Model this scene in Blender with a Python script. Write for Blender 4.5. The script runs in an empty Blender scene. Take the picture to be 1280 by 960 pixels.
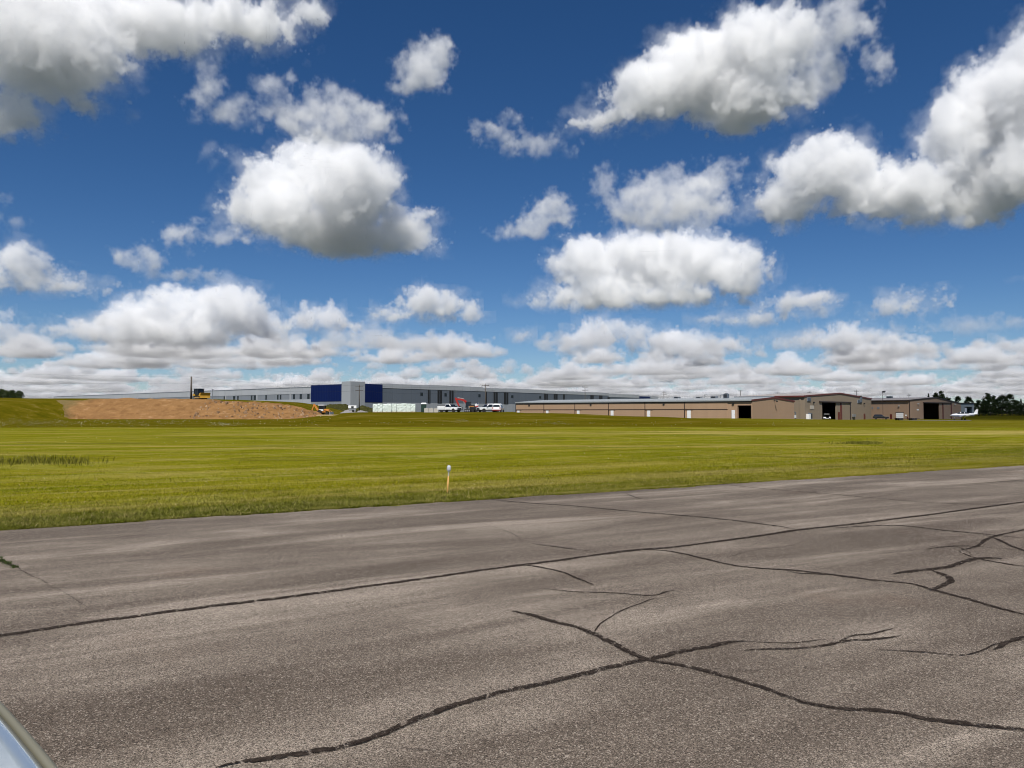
import bpy, math, random
import numpy as np
from mathutils import Vector, Matrix
R = math.radians
rng = random.Random(7)
nrng = np.random.default_rng(7)
scene = bpy.context.scene
col = scene.collection

# ---------------------------------------------------------------- surveying: pixels of the photo -> points of the airfield
F = 924.0; CAMZ = 1.75; PITCH = math.atan(34/924)
CP, SP = math.cos(PITCH), math.sin(PITCH)
def ray(x, y):
    u, v = (x-640)/F, (480-y)/F
    return Vector((u, CP - v*SP, v*CP + SP))
def ground(x, y, z=0.0):
    d = ray(x, y); k = (z-CAMZ)/d.z
    return Vector((d.x*k, d.y*k, z))
def at(x, y, depth):
    d = ray(x, y); k = depth/d.y
    return Vector((d.x*k, depth, CAMZ + d.z*k))

# ---------------------------------------------------------------- mesh helpers
class MB:
    def __init__(s): s.v = []; s.f = []
    def add(s, vs, fs):
        b = len(s.v); s.v += [tuple(p) for p in vs]; s.f += [tuple(b+i for i in f) for f in fs]; return s
    def box(s, x0, x1, y0, y1, z0, z1):
        vs = [(x, y, z) for z in (z0, z1) for y in (y0, y1) for x in (x0, x1)]
        return s.add(vs, [(0,2,3,1), (4,5,7,6), (0,1,5,4), (2,6,7,3), (0,4,6,2), (1,3,7,5)])
    def frustum(s, a, z0, b, z1):
        """a, b = (x0, x1, y0, y1) rectangles at z0 and z1"""
        vs = [(x, y, z0) for y in a[2:] for x in a[:2]] + [(x, y, z1) for y in b[2:] for x in b[:2]]
        return s.add(vs, [(0,2,3,1), (4,5,7,6), (0,1,5,4), (2,6,7,3), (0,4,6,2), (1,3,7,5)])
    def prism(s, poly, y0, y1):
        """side outline in x,z pushed from y0 to y1"""
        n = len(poly)
        vs = [(p[0], y0, p[1]) for p in poly] + [(p[0], y1, p[1]) for p in poly]
        fs = [tuple(range(n)), tuple(reversed(range(n, 2*n)))] + [(i, n+i, n+(i+1) % n, (i+1) % n) for i in range(n)]
        return s.add(vs, fs)
    def tube(s, p0, p1, r0, r1=None, n=8):
        r1 = r0 if r1 is None else r1
        p0, p1 = Vector(p0), Vector(p1); d = (p1-p0).normalized()
        a = d.orthogonal().normalized(); b = d.cross(a)
        vs = []
        for p, r in ((p0, r0), (p1, r1)):
            for i in range(n):
                t = 2*math.pi*i/n; vs.append(p + (a*math.cos(t) + b*math.sin(t))*r)
        return s.add(vs, [(i, (i+1) % n, n+(i+1) % n, n+i) for i in range(n)] + [tuple(reversed(range(n))), tuple(range(n, 2*n))])
    def path(s, pts, r, n=6):
        for a, b in zip(pts[:-1], pts[1:]): s.tube(a, b, r, r, n)
        return s
    def lathe(s, prof, c=(0, 0, 0), n=16):
        vs = []
        for r, z in prof:
            for i in range(n):
                t = 2*math.pi*i/n; vs.append((c[0]+r*math.cos(t), c[1]+r*math.sin(t), c[2]+z))
        fs = [(k*n+i, k*n+(i+1) % n, (k+1)*n+(i+1) % n, (k+1)*n+i) for k in range(len(prof)-1) for i in range(n)]
        fs += [tuple(reversed(range(n))), tuple(range((len(prof)-1)*n, len(prof)*n))]
        return s.add(vs, fs)
    def loft(s, rings):
        n = len(rings[0]); vs = [p for r in rings for p in r]
        fs = [(k*n+i, k*n+(i+1) % n, (k+1)*n+(i+1) % n, (k+1)*n+i) for k in range(len(rings)-1) for i in range(n)]
        fs += [tuple(reversed(range(n))), tuple(range((len(rings)-1)*n, len(rings)*n))]
        return s.add(vs, fs)
    def build(s, name, mat, parent=None, smooth=False, bevel=0, loc=None, rz=0, seg=2):
        me = bpy.data.meshes.new(name); me.from_pydata(s.v, [], s.f); me.update()
        me.materials.append(mat)
        if smooth: me.polygons.foreach_set('use_smooth', [True]*len(me.polygons))
        o = bpy.data.objects.new(name, me); col.objects.link(o)
        if parent is not None: o.parent = parent
        if loc is not None: o.location = loc
        if rz: o.rotation_euler.z = rz
        if bevel:
            b = o.modifiers.new('edge', 'BEVEL'); b.width = bevel; b.segments = seg; b.limit_method = 'ANGLE'; b.angle_limit = R(28)
        return o

def empty(name, label, cat, loc=(0, 0, 0), rz=0, group=None):
    o = bpy.data.objects.new(name, None); col.objects.link(o); o.location = loc; o.rotation_euler.z = rz
    o.empty_display_size = .2
    return tag(o, label, cat, group)
def tag(o, label=None, cat=None, group=None, kind=None):
    if label: o['label'] = label
    if cat: o['category'] = cat
    if group: o['group'] = group
    if kind: o['kind'] = kind
    return o
def copy_tree(o, parent=None):
    c = o.copy(); col.objects.link(c)
    if parent is not None: c.parent = parent
    for ch in list(o.children): copy_tree(ch, c)
    return c
def big_mesh(name, verts, faces, mat, k, smooth=False):
    me = bpy.data.meshes.new(name); nv, nf = len(verts), len(faces)
    me.vertices.add(nv); me.vertices.foreach_set('co', np.asarray(verts, np.float32).ravel())
    me.loops.add(nf*k); me.loops.foreach_set('vertex_index', np.asarray(faces, np.int32).ravel())
    me.polygons.add(nf); me.polygons.foreach_set('loop_start', np.arange(0, nf*k, k, dtype=np.int32))
    me.polygons.foreach_set('loop_total', np.full(nf, k, np.int32))
    if smooth: me.polygons.foreach_set('use_smooth', np.ones(nf, bool))
    me.update(calc_edges=True); me.materials.append(mat)
    o = bpy.data.objects.new(name, me); col.objects.link(o); return o

# ---------------------------------------------------------------- material helpers
class N:
    def __init__(s, name):
        s.mat = bpy.data.materials.new(name); s.mat.use_nodes = True
        s.t = s.mat.node_tree; s.b = s.t.nodes['Principled BSDF']; s.out = s.t.nodes['Material Output']
    def put(s, sock, v):
        if v is None: return
        if isinstance(v, bpy.types.NodeSocket): s.t.links.new(v, sock)
        elif isinstance(v, (tuple, list)) and len(v) == 3 and sock.type == 'RGBA': sock.default_value = (*v, 1)
        else: sock.default_value = v
    def n(s, typ, **kw):
        n = s.t.nodes.new(typ)
        for k, v in kw.items(): setattr(n, k, v)
        return n
    def coord(s, kind='Object'): return s.n('ShaderNodeTexCoord').outputs[kind]
    def world(s): return s.n('ShaderNodeNewGeometry').outputs['Position']
    def island(s): return s.n('ShaderNodeNewGeometry').outputs['Random Per Island']
    def rnd(s): return s.n('ShaderNodeObjectInfo').outputs['Random']
    def m(s, op, a, b=None, c=None, clamp=False):
        n = s.n('ShaderNodeMath', operation=op, use_clamp=clamp)
        s.put(n.inputs[0], a); s.put(n.inputs[1], b); s.put(n.inputs[2], c); return n.outputs[0]
    def vm(s, op, a, b=None):
        n = s.n('ShaderNodeVectorMath', operation=op); s.put(n.inputs[0], a); s.put(n.inputs[1], b)
        return n.outputs['Value'] if op in ('LENGTH', 'DOT_PRODUCT', 'DISTANCE') else n.outputs[0]
    def map(s, vec, scale=(1, 1, 1), rz=0, loc=(0, 0, 0)):
        n = s.n('ShaderNodeMapping'); s.put(n.inputs[0], vec); n.inputs['Scale'].default_value = scale
        n.inputs['Rotation'].default_value = (0, 0, rz); n.inputs['Location'].default_value = loc; return n.outputs[0]
    def noise(s, vec, scale, detail=3, rough=.5, dist=0):
        n = s.n('ShaderNodeTexNoise'); s.put(n.inputs['Vector'], vec); n.inputs['Scale'].default_value = scale
        n.inputs['Detail'].default_value = detail; n.inputs['Roughness'].default_value = rough; n.inputs['Distortion'].default_value = dist
        return n.outputs[0]
    def voro(s, vec, scale, out='Distance', feature='F1'):
        n = s.n('ShaderNodeTexVoronoi', feature=feature); s.put(n.inputs['Vector'], vec); n.inputs['Scale'].default_value = scale
        return n.outputs[out]
    def sm(s, x, lo, hi, a=0.0, b=1.0):
        n = s.n('ShaderNodeMapRange', interpolation_type='SMOOTHSTEP'); s.put(n.inputs['Value'], x)
        s.put(n.inputs['From Min'], lo); s.put(n.inputs['From Max'], hi); s.put(n.inputs['To Min'], a); s.put(n.inputs['To Max'], b)
        return n.outputs[0]
    def mix(s, f, a, b, mode='MIX'):
        n = s.n('ShaderNodeMix', data_type='RGBA', blend_type=mode); n.clamp_factor = True
        s.put(n.inputs[0], f); s.put(n.inputs[6], a); s.put(n.inputs[7], b); return n.outputs[2]
    def ramp(s, f, stops):
        n = s.n('ShaderNodeValToRGB'); e = n.color_ramp.elements
        while len(e) < len(stops): e.new(.5)
        for k, (p, c) in enumerate(stops): e[k].position = p; e[k].color = (*c, 1)
        s.put(n.inputs[0], f); return n.outputs[0]
    def sep(s, v):
        n = s.n('ShaderNodeSeparateXYZ'); s.put(n.inputs[0], v); return n.outputs
    def bump(s, h, strength=.5, dist=.02):
        n = s.n('ShaderNodeBump'); s.put(n.inputs['Height'], h); n.inputs['Strength'].default_value = strength
        n.inputs['Distance'].default_value = dist; s.put(s.b.inputs['Normal'], n.outputs[0])
    def done(s, color=None, rough=.7, metal=0, spec=None, coat=0):
        s.put(s.b.inputs['Base Color'], color); s.put(s.b.inputs['Roughness'], rough); s.put(s.b.inputs['Metallic'], metal)
        if spec is not None: s.b.inputs['Specular IOR Level'].default_value = spec
        if coat: s.b.inputs['Coat Weight'].default_value = coat; s.b.inputs['Coat Roughness'].default_value = .06
        return s.mat

def paint(name, c, rough=.5, var=.12, scale=.7, metal=0, coat=0, spec=None):
    """paint or plastic with slight soiling"""
    n = N(name); p = n.coord()
    k = n.noise(p, scale, 5, .6)
    d = tuple(x*(1-var) for x in c); l = tuple(min(1, x*(1+var*.6)) for x in c)
    return n.done(n.mix(k, d, l), n.m('ADD', n.m('MULTIPLY', k, .2), rough-.1), metal, spec, coat)
def siding(name, c, pitch=.3, rough=.55, var=.1, joint=0):
    """ribbed sheet-metal wall: real ribs as bump, rain streaks as colour"""
    n = N(name); p = n.coord(); x = n.sep(p)
    u = n.m('ADD', x[0], x[1])
    w = n.m('PINGPONG', u, pitch/2)
    st = n.noise(n.map(p, (1.2, 1.2, .05)), 1.0, 4, .6)
    bl = n.noise(p, .09, 3, .55)
    k = n.m('ADD', n.m('MULTIPLY', st, .6), n.m('MULTIPLY', bl, .5))
    n.bump(n.sm(w, pitch*.12, pitch*.25), .5, .03)
    c_ = n.mix(k, tuple(v*(1-var) for v in c), tuple(v*(1+var) for v in c))
    if joint:
        ln = n.sm(n.m('PINGPONG', x[0], joint/2), .12, .05)
        c_ = n.mix(n.m('MULTIPLY', ln, .35), c_, tuple(v*.4 for v in c))
        pn = n.n('ShaderNodeTexWhiteNoise', noise_dimensions='1D'); n.put(pn.inputs['W'], n.m('FLOOR', n.m('DIVIDE', x[0], joint)))
        c_ = n.mix(n.m('MULTIPLY', pn.outputs['Value'], .16), c_, tuple(v*.6 for v in c))
    return n.done(c_, rough, spec=.22)

M = {}
M['tan'] = siding('tan_siding', (.355, .240, .158))
M['taupe'] = siding('taupe_siding', (.225, .180, .132))
M['tan_pink'] = siding('pinkish_tan_siding', (.30, .205, .142))
M['roof_pale'] = siding('pale_roof_sheet', (.27, .29, .30), .5)
M['roof_brown'] = siding('weathered_roof_sheet', (.30, .27, .25), .4)
M['trim_red'] = paint('red_brown_trim', (.11, .022, .016), .5)
M['trim_dark'] = paint('dark_brown_trim', (.030, .018, .015), .5)
M['door_white'] = paint('white_door_paint', (.72, .73, .74), .5, .06)
M['door_red'] = paint('red_brown_door_paint', (.10, .020, .014), .5)
M['panel_light'] = siding('light_grey_panel', (.36, .38, .41), 1.1, .5, .05, 5.4)
M['panel_pale'] = siding('pale_grey_panel', (.30, .32, .345), 1.1, .5, .05, 5.4)
M['panel_dark'] = siding('slate_grey_panel', (.115, .135, .165), 1.1, .5, .06, 5.4)
M['panel_mid'] = siding('mid_grey_panel', (.20, .22, .25), 1.1, .5, .06, 5.4)
M['blue'] = siding('royal_blue_panel', (.0015, .0085, .070), 1.1, .45, .08, 3.6)
M['louvre'] = paint('black_louvre', (.012, .012, .013), .6)
M['glass'] = paint('dark_window_glass', (.012, .016, .022), .18, .1)
M['white'] = paint('white_car_paint', (.78, .79, .80), .35, .05, coat=.6)
M['black'] = paint('black_plastic', (.014, .014, .015), .55)
M['rubber'] = paint('tyre_rubber', (.018, .017, .016), .85)
M['steel'] = paint('dull_steel', (.32, .33, .34), .5, .15, metal=.6)
M['grey_metal'] = paint('galvanised_metal', (.40, .41, .42), .5, .15)
M['yellow'] = paint('machine_yellow', (.52, .28, .03), .5, .2)
M['red'] = paint('machine_red', (.34, .020, .014), .45, .15)
M['orange'] = paint('machine_orange', (.50, .20, .035), .5, .2)
M['wood_pole'] = paint('weathered_pole_wood', (.075, .062, .052), .9, .2)
M['lumber'] = paint('pale_lumber', (.50, .37, .20), .85, .2, 3)
M['concrete'] = paint('raw_concrete', (.38, .36, .32), .9, .2, 1.5)
M['gravel'] = paint('grey_gravel', (.22, .21, .21), .95, .35, 3)
M['green_plastic'] = paint('dark_green_plastic', (.012, .035, .024), .5)
M['flag_blue'] = paint('flag_blue_cloth', (.02, .035, .14), .8)
M['flag_red'] = paint('flag_red_cloth', (.42, .03, .03), .8)
M['flag_white'] = paint('flag_white_cloth', (.75, .75, .75), .8)
M['stake'] = paint('ochre_stake', (.62, .34, .10), .7, .15, 9)
def wrap_mat():
    n = N('white_plastic_wrap'); p = n.coord()
    a = n.noise(n.map(p, (1, 1, 4)), 2.2, 5, .65); b = n.noise(p, .9, 2)
    n.bump(a, .6, .08)
    return n.done(n.mix(n.m('ADD', n.m('MULTIPLY', a, .7), n.m('MULTIPLY', b, .3)), (.42, .52, .47), (.74, .78, .74)), .35)
M['wrap'] = wrap_mat()

# ---------------------------------------------------------------- ground
EL, ER = ground(0, 664), ground(1280, 582)           # far edge of the taxiway
ED = (ER-EL).normalized(); EN = Vector((-ED.y, ED.x, 0))   # along the taxiway, and across it towards the field
EANG = math.atan2(ED.y, ED.x)
def ss(x, a, b):
    t = np.clip((x-a)/(b-a), 0, 1); return t*t*(3-2*t)
def wob(X, Y, s, a=1.0, seed=0):
    return a*(np.sin(X*s+seed*1.7)*.5 + np.sin(Y*s*1.31+seed*2.3+X*s*.6)*.5)
def bank_crest(X): return 1.45 - .55*ss(X, 5, 22) - .55*ss(X, 22, 36)
def terrain(X, Y):
    X = np.asarray(X, float); Y = np.asarray(Y, float)
    # low bank in the middle of the field and the building-site plateau behind it
    q = X/np.maximum(Y, 1.0)
    cr = bank_crest(X)*(1-ss(X, 33, 44))*ss(q, -.31, -.20)
    up = ss(Y, 84 + wob(X, 0*Y, .11, 1.5), 114)
    plateau = np.where(Y > 114, (1-ss(Y, 300, 380))*(1-ss(X, 0, 14)*ss(Y, 120, 150)), 1.0)
    h = cr*up*plateau
    # grassed earth bank at the far left, running on behind the heap of soil
    H = np.interp(X, [-400, -150, -110, -77, -64, -55, -50, -46], [5.6, 5.15, 5.05, 4.9, 4.55, 2.6, 1.0, 0.0])
    f0 = 172 - 32*(1-ss(X, -118, -99)) + wob(X, 0*Y, .07, 3)
    f1 = 190 - 8*(1-ss(X, -118, -99))
    t = np.clip((Y-f0)/(f1-f0), 0, 1)
    lb = H*(t*t*(3-2*t))*(1-ss(Y, 215, 330))
    h = np.maximum(h, lb*(.985+.015*np.sin(X*.23)))
    # lower ground round the hangars
    h = h - .95*ss(X, 52, 112)*ss(Y, 120, 205)*(1-ss(Y, 275, 330)*.8)
    h = h + wob(X, Y, .05, .05, 1)*ss(Y, 40, 90) + wob(X, Y, .31, .025, 2)*ss(Y, 30, 60)
    return h
def tz(x, y): return float(terrain(x, y))

def grass_colour(n):
    """mown airfield grass: streaks along the taxiway, dry bands, rough darker sward on the bank"""
    p = n.world(); x = n.sep(p)
    al = n.map(p, (1, 1, 0), -EANG)
    q = n.vm('MULTIPLY', al, (.035, .42, 0))
    strk = n.noise(q, 1.0, 5, .6, .4)
    blot = n.noise(n.map(p, (1, 1, 0)), .11, 4, .6)
    fine = n.noise(p, 7.0, 4, .7)
    tuft = n.noise(n.map(p, (1, 1, 0)), 1.6, 4, .65)
    base = n.ramp(n.m('ADD', n.m('MULTIPLY', strk, .62), n.m('MULTIPLY', blot, .38)),
                  [(.36, (.108, .120, .006)), (.46, (.158, .155, .008)), (.54, (.190, .176, .012)), (.63, (.275, .230, .055))])
    thin = n.noise(n.vm('MULTIPLY', al, (.11, 2.1, 0)), 1.0, 4, .7, 1.2)
    base = n.mix(n.m('MULTIPLY', n.sm(thin, .53, .66), .75), base, (.29, .245, .075))
    base = n.mix(n.m('MULTIPLY', n.sm(thin, .47, .34), .80), base, (.105, .088, .008))
    patch = n.noise(n.map(p, (.6, 1.3, 1), -EANG), .24, 5, .68, 1.0)
    base = n.mix(n.m('MULTIPLY', n.sm(patch, .54, .66), .68), base, (.098, .088, .012))
    base = n.mix(n.m('MULTIPLY', n.sm(patch, .43, .32), .55), base, (.255, .240, .05))
    # taller greener fringe beside the asphalt
    acr = n.vm('DOT_PRODUCT', n.vm('SUBTRACT', p, tuple(EL)), tuple(EN))
    acw = n.m('ADD', acr, n.m('MULTIPLY', n.m('SUBTRACT', n.noise(q, 3.0, 3), .5), 2.4))
    fr = n.m('MULTIPLY', n.sm(acw, 2.6, .9), n.sm(x[0], 14, -6))
    base = n.mix(n.m('MULTIPLY', fr, .8), base, n.mix(n.sm(tuft, .35, .65), (.075, .084, .012), (.155, .145, .040)))
    dryv = n.m('MULTIPLY', n.sm(n.m('ABSOLUTE', n.m('SUBTRACT', acw, 2.6)), 1.3, .2), n.sm(strk, .42, .62))
    base = n.mix(n.m('MULTIPLY', dryv, .55), base, (.29, .235, .095))
    # dry swath of cut hay
    yy = n.m('ADD', x[1], n.m('MULTIPLY', n.m('SUBTRACT', n.noise(n.map(p, (.03, .1, 0)), 1, 3), .5), 12))
    dry = n.m('MULTIPLY', n.sm(n.m('ABSOLUTE', n.m('SUBTRACT', yy, 60)), 7, 1.5), n.sm(n.noise(n.map(p, (.05, .5, 0)), 1.0, 4, .6), .36, .6))
    dry = n.m('MULTIPLY', dry, n.sm(x[0], -32, 4))
    base = n.mix(n.m('MULTIPLY', dry, .8), base, (.40, .31, .10))
    dry2 = n.m('MULTIPLY', n.sm(n.m('ABSOLUTE', n.m('SUBTRACT', yy, 37)), 3.2, .4), n.sm(n.noise(n.map(p, (.06, .5, 0)), 1.3, 4, .6), .46, .64))
    base = n.mix(n.m('MULTIPLY', dry2, .7), base, (.36, .28, .09))
    # rough uncut sward beyond the mown field
    mow = n.m('ADD', x[1], n.m('MULTIPLY', n.m('SUBTRACT', n.noise(n.map(p, (.06, .06, 0)), 1, 2), .5), 6))
    rough = n.m('MULTIPLY', n.sm(mow, 78, 82), n.m('SUBTRACT', 1.0, n.m('MULTIPLY', n.sm(x[0], 26, 40), .35)))
    rcol = n.ramp(n.noise(n.map(p, (.12, .45, 1)), 1.0, 5, .65), [(.28, (.058, .058, .003)), (.46, (.088, .074, .004)), (.58, (.110, .088, .007)), (.72, (.19, .15, .04))])
    base = n.mix(rough, base, rcol)
    # the wider country: woods and crops
    base = n.mix(n.sm(n.vm('LENGTH', p), 480, 900), base, (.075, .085, .070))
    k = n.m('ADD', n.m('MULTIPLY', fine, .55), n.m('MULTIPLY', tuft, .45))
    return n.mix(n.m('MULTIPLY', n.m('SUBTRACT', 1.0, n.sm(k, .30, .62)), .55), base, n.mix(1.0, base, (.42, .48, .38), 'MULTIPLY')), k, p
def field_mat():
    n = N('mown_field_grass'); c, k, p = grass_colour(n)
    n.bump(n.m('ADD', k, n.noise(n.map(p, (1, 1, 1)), .8, 5, .7)), 1.0, .10)
    return n.done(c, 1.0, spec=0)
def blade_mat():
    n = N('grass_blade'); c, k, p = grass_colour(n)
    r = n.island()
    c = n.mix(r, n.mix(1.0, c, (.80, .88, .8), 'MULTIPLY'), n.mix(1.0, c, (1.55, 1.45, 1.5), 'MULTIPLY'))
    c = n.mix(n.sm(r, .94, .98), c, (.40, .33, .16))
    n.b.inputs['Subsurface Weight'].default_value = 0
    return n.done(c, .9, spec=.02)
M['field'] = field_mat(); M['blade'] = blade_mat()

def grid(xs, ys, zf, name, mat):
    Xg, Yg = np.meshgrid(xs, ys); Z = zf(Xg, Yg)
    v = np.stack([Xg, Yg, Z], -1).reshape(-1, 3); nx, ny = len(xs), len(ys)
    i = (np.arange(ny-1)[:, None]*nx + np.arange(nx-1)[None, :]).ravel()
    f = np.stack([i, i+1, i+nx+1, i+nx], -1)
    return big_mesh(name, v, f, mat, 4, True)
xs = np.unique(np.concatenate([-np.geomspace(160, 9000, 22), np.arange(-160, 240, 2.0), np.geomspace(240, 9000, 20)]))
ys = np.unique(np.concatenate([-np.geomspace(40, 4000, 12), np.arange(-40, 60, 5.0), np.arange(60, 340, 1.6), np.geomspace(340, 14000, 26)]))
fld = tag(grid(xs, ys, terrain, 'ground', M['field']), kind='structure')

def asphalt_mat():
    n = N('weathered_asphalt'); p = n.world()
    al = n.map(p, (1, 1, 0), -EANG)
    strk = n.noise(n.vm('MULTIPLY', al, (.17, 1.15, 0)), 1.0, 5, .58, .8)
    blot = n.noise(n.map(p, (1, 1, 0)), .55, 4, .6)
    cell = n.sep(n.voro(p, 185, 'Color'))[0]; cell2 = n.sep(n.voro(p, 125, 'Color'))[1]
    grit = n.noise(p, 420, 2, .6); mid = n.noise(p, 34, 4, .75)
    base = n.ramp(n.m('ADD', n.m('MULTIPLY', strk, .78), n.m('MULTIPLY', blot, .22)),
                  [(.36, (.080, .066, .055)), (.46, (.108, .091, .077)), (.53, (.142, .122, .104)), (.62, (.225, .197, .170))])
    st = n.sm(cell, .50, 1.0); dk = n.sm(cell, .36, .02)
    c = n.mix(n.m('MULTIPLY', st, .72), base, n.mix(1.0, base, (2.9, 2.9, 2.9), 'MULTIPLY'))
    c = n.mix(n.m('MULTIPLY', dk, .85), c, (.018, .014, .011))
    c = n.mix(n.m('MULTIPLY', n.sm(cell2, .86, .98), .62), c, (.46, .42, .37))
    c = n.mix(n.m('MULTIPLY', n.sm(mid, .52, .36), .30), c, (.05, .042, .034))
    rust = n.m('MULTIPLY', n.sm(n.noise(p, .45, 3, .5), .60, .74), .22)
    c = n.mix(rust, c, (.14, .088, .062))
    n.bump(n.m('ADD', n.m('MULTIPLY', cell, .7), n.m('MULTIPLY', grit, .5)), .55, .006)
    return n.done(n.mix(1.0, c, (.95, .91, .865), 'MULTIPLY'), .9, spec=.12)
M['asphalt'] = asphalt_mat()
def taxiway():
    L0, L1, step = -260, 420, .5
    t = np.concatenate([np.arange(L0, -20, 4), np.arange(-20, 60, .12), np.arange(60, L1, 4)])
    ed = .05*np.sin(t*.9)+.04*np.sin(t*2.7+1)+.03*np.sin(t*7.1)+.02*np.sin(t*17.3+2) + .02*nrng.standard_normal(len(t))*(np.abs(t-20) < 40)
    far = np.array([EL.x, EL.y])[None] + t[:, None]*np.array([ED.x, ED.y]) + ed[:, None]*np.array([EN.x, EN.y])
    near = far - 30*np.array([EN.x, EN.y])
    v = np.concatenate([np.c_[far, np.full(len(t), .012)], np.c_[near, np.full(len(t), .012)]])
    n = len(t); i = np.arange(n-1)
    return tag(big_mesh('taxiway', v, np.stack([i, n+i, n+i+1, i+1], -1), M['asphalt'], 4), kind='structure')
taxiway()

# ---------------------------------------------------------------- cracks of the taxiway, filled with bitumen
def tar_mat():
    n = N('crack_filler'); p = n.world(); k = n.noise(p, 30, 5, .7)
    n.bump(k, .6, .006)
    c = n.mix(n.sm(k, .4, .7), (.021, .0155, .0125), (.052, .040, .032))
    gap = n.m('MULTIPLY', n.sm(n.noise(p, 17, 4, .75), .48, .60), n.sm(n.sep(n.voro(p, 85, 'Color'))[0], .34, .46))
    n.put(n.b.inputs['Alpha'], n.m('SUBTRACT', 1.0, gap))            # the sealant has worn through in places
    return n.done(c, .95, spec=.06)
M['tar'] = tar_mat()
CRACKS = [   # (half width in m, points in photo pixels)
 (.038, [(-60,806),(0,797),(60,788),(120,779),(250,762),(400,743),(500,729),(570,719),(640,709),(700,702),(725,698),(795,689),(840,685),(920,675),(1000,663.5),(1100,652),(1200,639),(1290,627)]),
 (.030, [(800,689),(830,690),(860,695),(915,707),(950,712),(990,715),(1030,719),(1065,723),(1100,727),(1140,732),(1165,740),(1215,752),(1250,762),(1290,773)]),
 (.017, [(980,714),(1000,719),(1060,722),(1100,729)]),
 (.030, [(636,765),(668,771),(690,779),(720,788),(745,797),(775,810),(810,826),(840,833),(865,839),(940,860),(980,872),(1010,881),(1065,889),(1115,894),(1165,906),(1220,911),(1300,916)]),
 (.026, [(270,966),(295,959),(350,952),(400,943),(425,938),(475,920),(525,900),(575,885),(640,867),(680,857),(715,848),(770,836),(820,827),(855,817),(905,806),(935,804)]),
 (.009, [(930,804),(960,806),(990,806),(1020,802),(1045,800)]),
 (.013, [(1040,807),(1065,797),(1090,795),(1120,788)]),
 (.018, [(925,816),(960,813),(1000,812),(1035,809),(1065,804),(1095,802),(1128,796)]),
 (.010, [(1094,815),(1150,817),(1200,821),(1230,816),(1250,808),(1290,800)]),
 (.022, [(1235,815),(1255,806),(1295,797)]),
 (.012, [(675,737),(720,742),(770,743),(815,746),(832,742),(850,739)]),
 (.009, [(741,797),(748,784),(770,770),(800,757),(820,750),(848,748)]),
 (.018, [(630,710),(650,707.5),(690,714),(720,724),(745,733)]),
 (.018, [(655,680),(700,686),(750,692)]),
 (.024, [(600,622),(640,628),(720,634),(800,641),(880,648),(960,657),(1000,663)]),
 (.020, [(880,604),(960,612),(1020,617),(1100,624),(1180,630),(1290,633)]),
 (.018, [(780,617),(800,624),(826,627)]),
 (.008, [(1015,613),(1022,618),(1030,621)]),
 (.020, [(1040,662),(1120,658),(1180,664),(1230,669),(1290,676)]),
 (.034, [(1118,720),(1160,714),(1200,706),(1230,699),(1260,700)]),
 (.036, [(1165,741),(1182,733),(1185,724),(1165,714)]),
 (.026, [(1195,690),(1210,696),(1240,703),(1290,711)]),
 (.030, [(1225,670),(1240,673),(1262,684),(1290,694)]),
 (.016, [(1150,690),(1195,684),(1240,686),(1290,691)]),
 (.024, [(1195,690),(1220,684),(1240,674),(1290,661)]),
 (.008, [(1180,680),(1200,686),(1216,694)]),
 (.016, [(1140,604),(1200,606),(1290,600)]),
 (.0045, [(22,713),(40,722),(52,727),(62,733)]),
 (.0025, [(66,735),(84,745),(102,757),(114,765)]),
 (.005, [(1000,688),(1060,692),(1090,690),(1130,694),(1190,695)]),
 (.005, [(905,700),(940,690),(985,684),(1010,676)]),
 (.004, [(560,610+40),(600,655),(640,668),(655,680)]),
 (.005, [(1060,683),(1085,684),(1110,690),(1150,690)]),
 (.004, [(480,930),(500,938),(540,942),(566,950)]),
 (.004, [(870,842),(905,838),(930,842),(980,838)]),
 (.014, [(-30,690),(0,701),(12,707),(24,713)]),
]
def cracks():
    V, Fc = [], []
    for ci, (w, pts) in enumerate(CRACKS):
        r = random.Random(ci*13+5)
        P = [ground(x, y) for x, y in pts]
        # Catmull-Rom through the surveyed points
        Q = []
        for i in range(len(P)-1):
            a = P[max(i-1, 0)]; b = P[i]; c = P[i+1]; d = P[min(i+2, len(P)-1)]
            k = max(3, int((c-b).length/(.018 if b.y < 9 else .04)))
            for j in range(k):
                t = j/k
                Q.append(.5*((2*b) + (c-a)*t + (2*a-5*b+4*c-d)*t*t + (3*b-a-3*c+d)*t*t*t))
        Q.append(P[-1])
        off = 0.0; ph = r.random()*9; base = len(V); n = len(Q); lw = rw = 1.0; slow = 1.0
        for i, q in enumerate(Q):
            d = (Q[min(i+1, n-1)]-Q[max(i-1, 0)]); d = d.normalized() if d.length > 1e-6 else Vector((1, 0, 0))
            nn = Vector((-d.y, d.x, 0))
            off = off*.95 + r.gauss(0, .0012 + w*.035)
            slow = slow*.98 + .02*(.55+1.1*r.random()) + r.gauss(0, .022)
            e_ = .12 if ci == 0 else .38
            lw = lw*.45 + .55*r.uniform(1-e_, 1+e_); rw = rw*.45 + .55*r.uniform(1-e_, 1+e_)
            end = min(1, i/14+.12, (n-1-i)/14+.12)
            wl, wr = w*lw*max(.25, slow)*end, w*rw*max(.25, slow)*end
            wig = (.008 if ci == 0 else .022)*math.sin(i*.09+ph)*min(1, w/.02)
            if ci: wl, wr = wl*.88, wr*.88
            for s_, ww in ((1, wl), (-1, -wr)):
                p = q + nn*(off+wig+ww); V.append((p.x, p.y, .0165 + .0008*(ci % 5)))
        for i in range(n-1): Fc.append((base+2*i, base+2*i+1, base+2*i+3, base+2*i+2))
    return tag(big_mesh('tar_seam', np.array(V), np.array(Fc), M['tar'], 4), kind='structure')
cracks()

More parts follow.
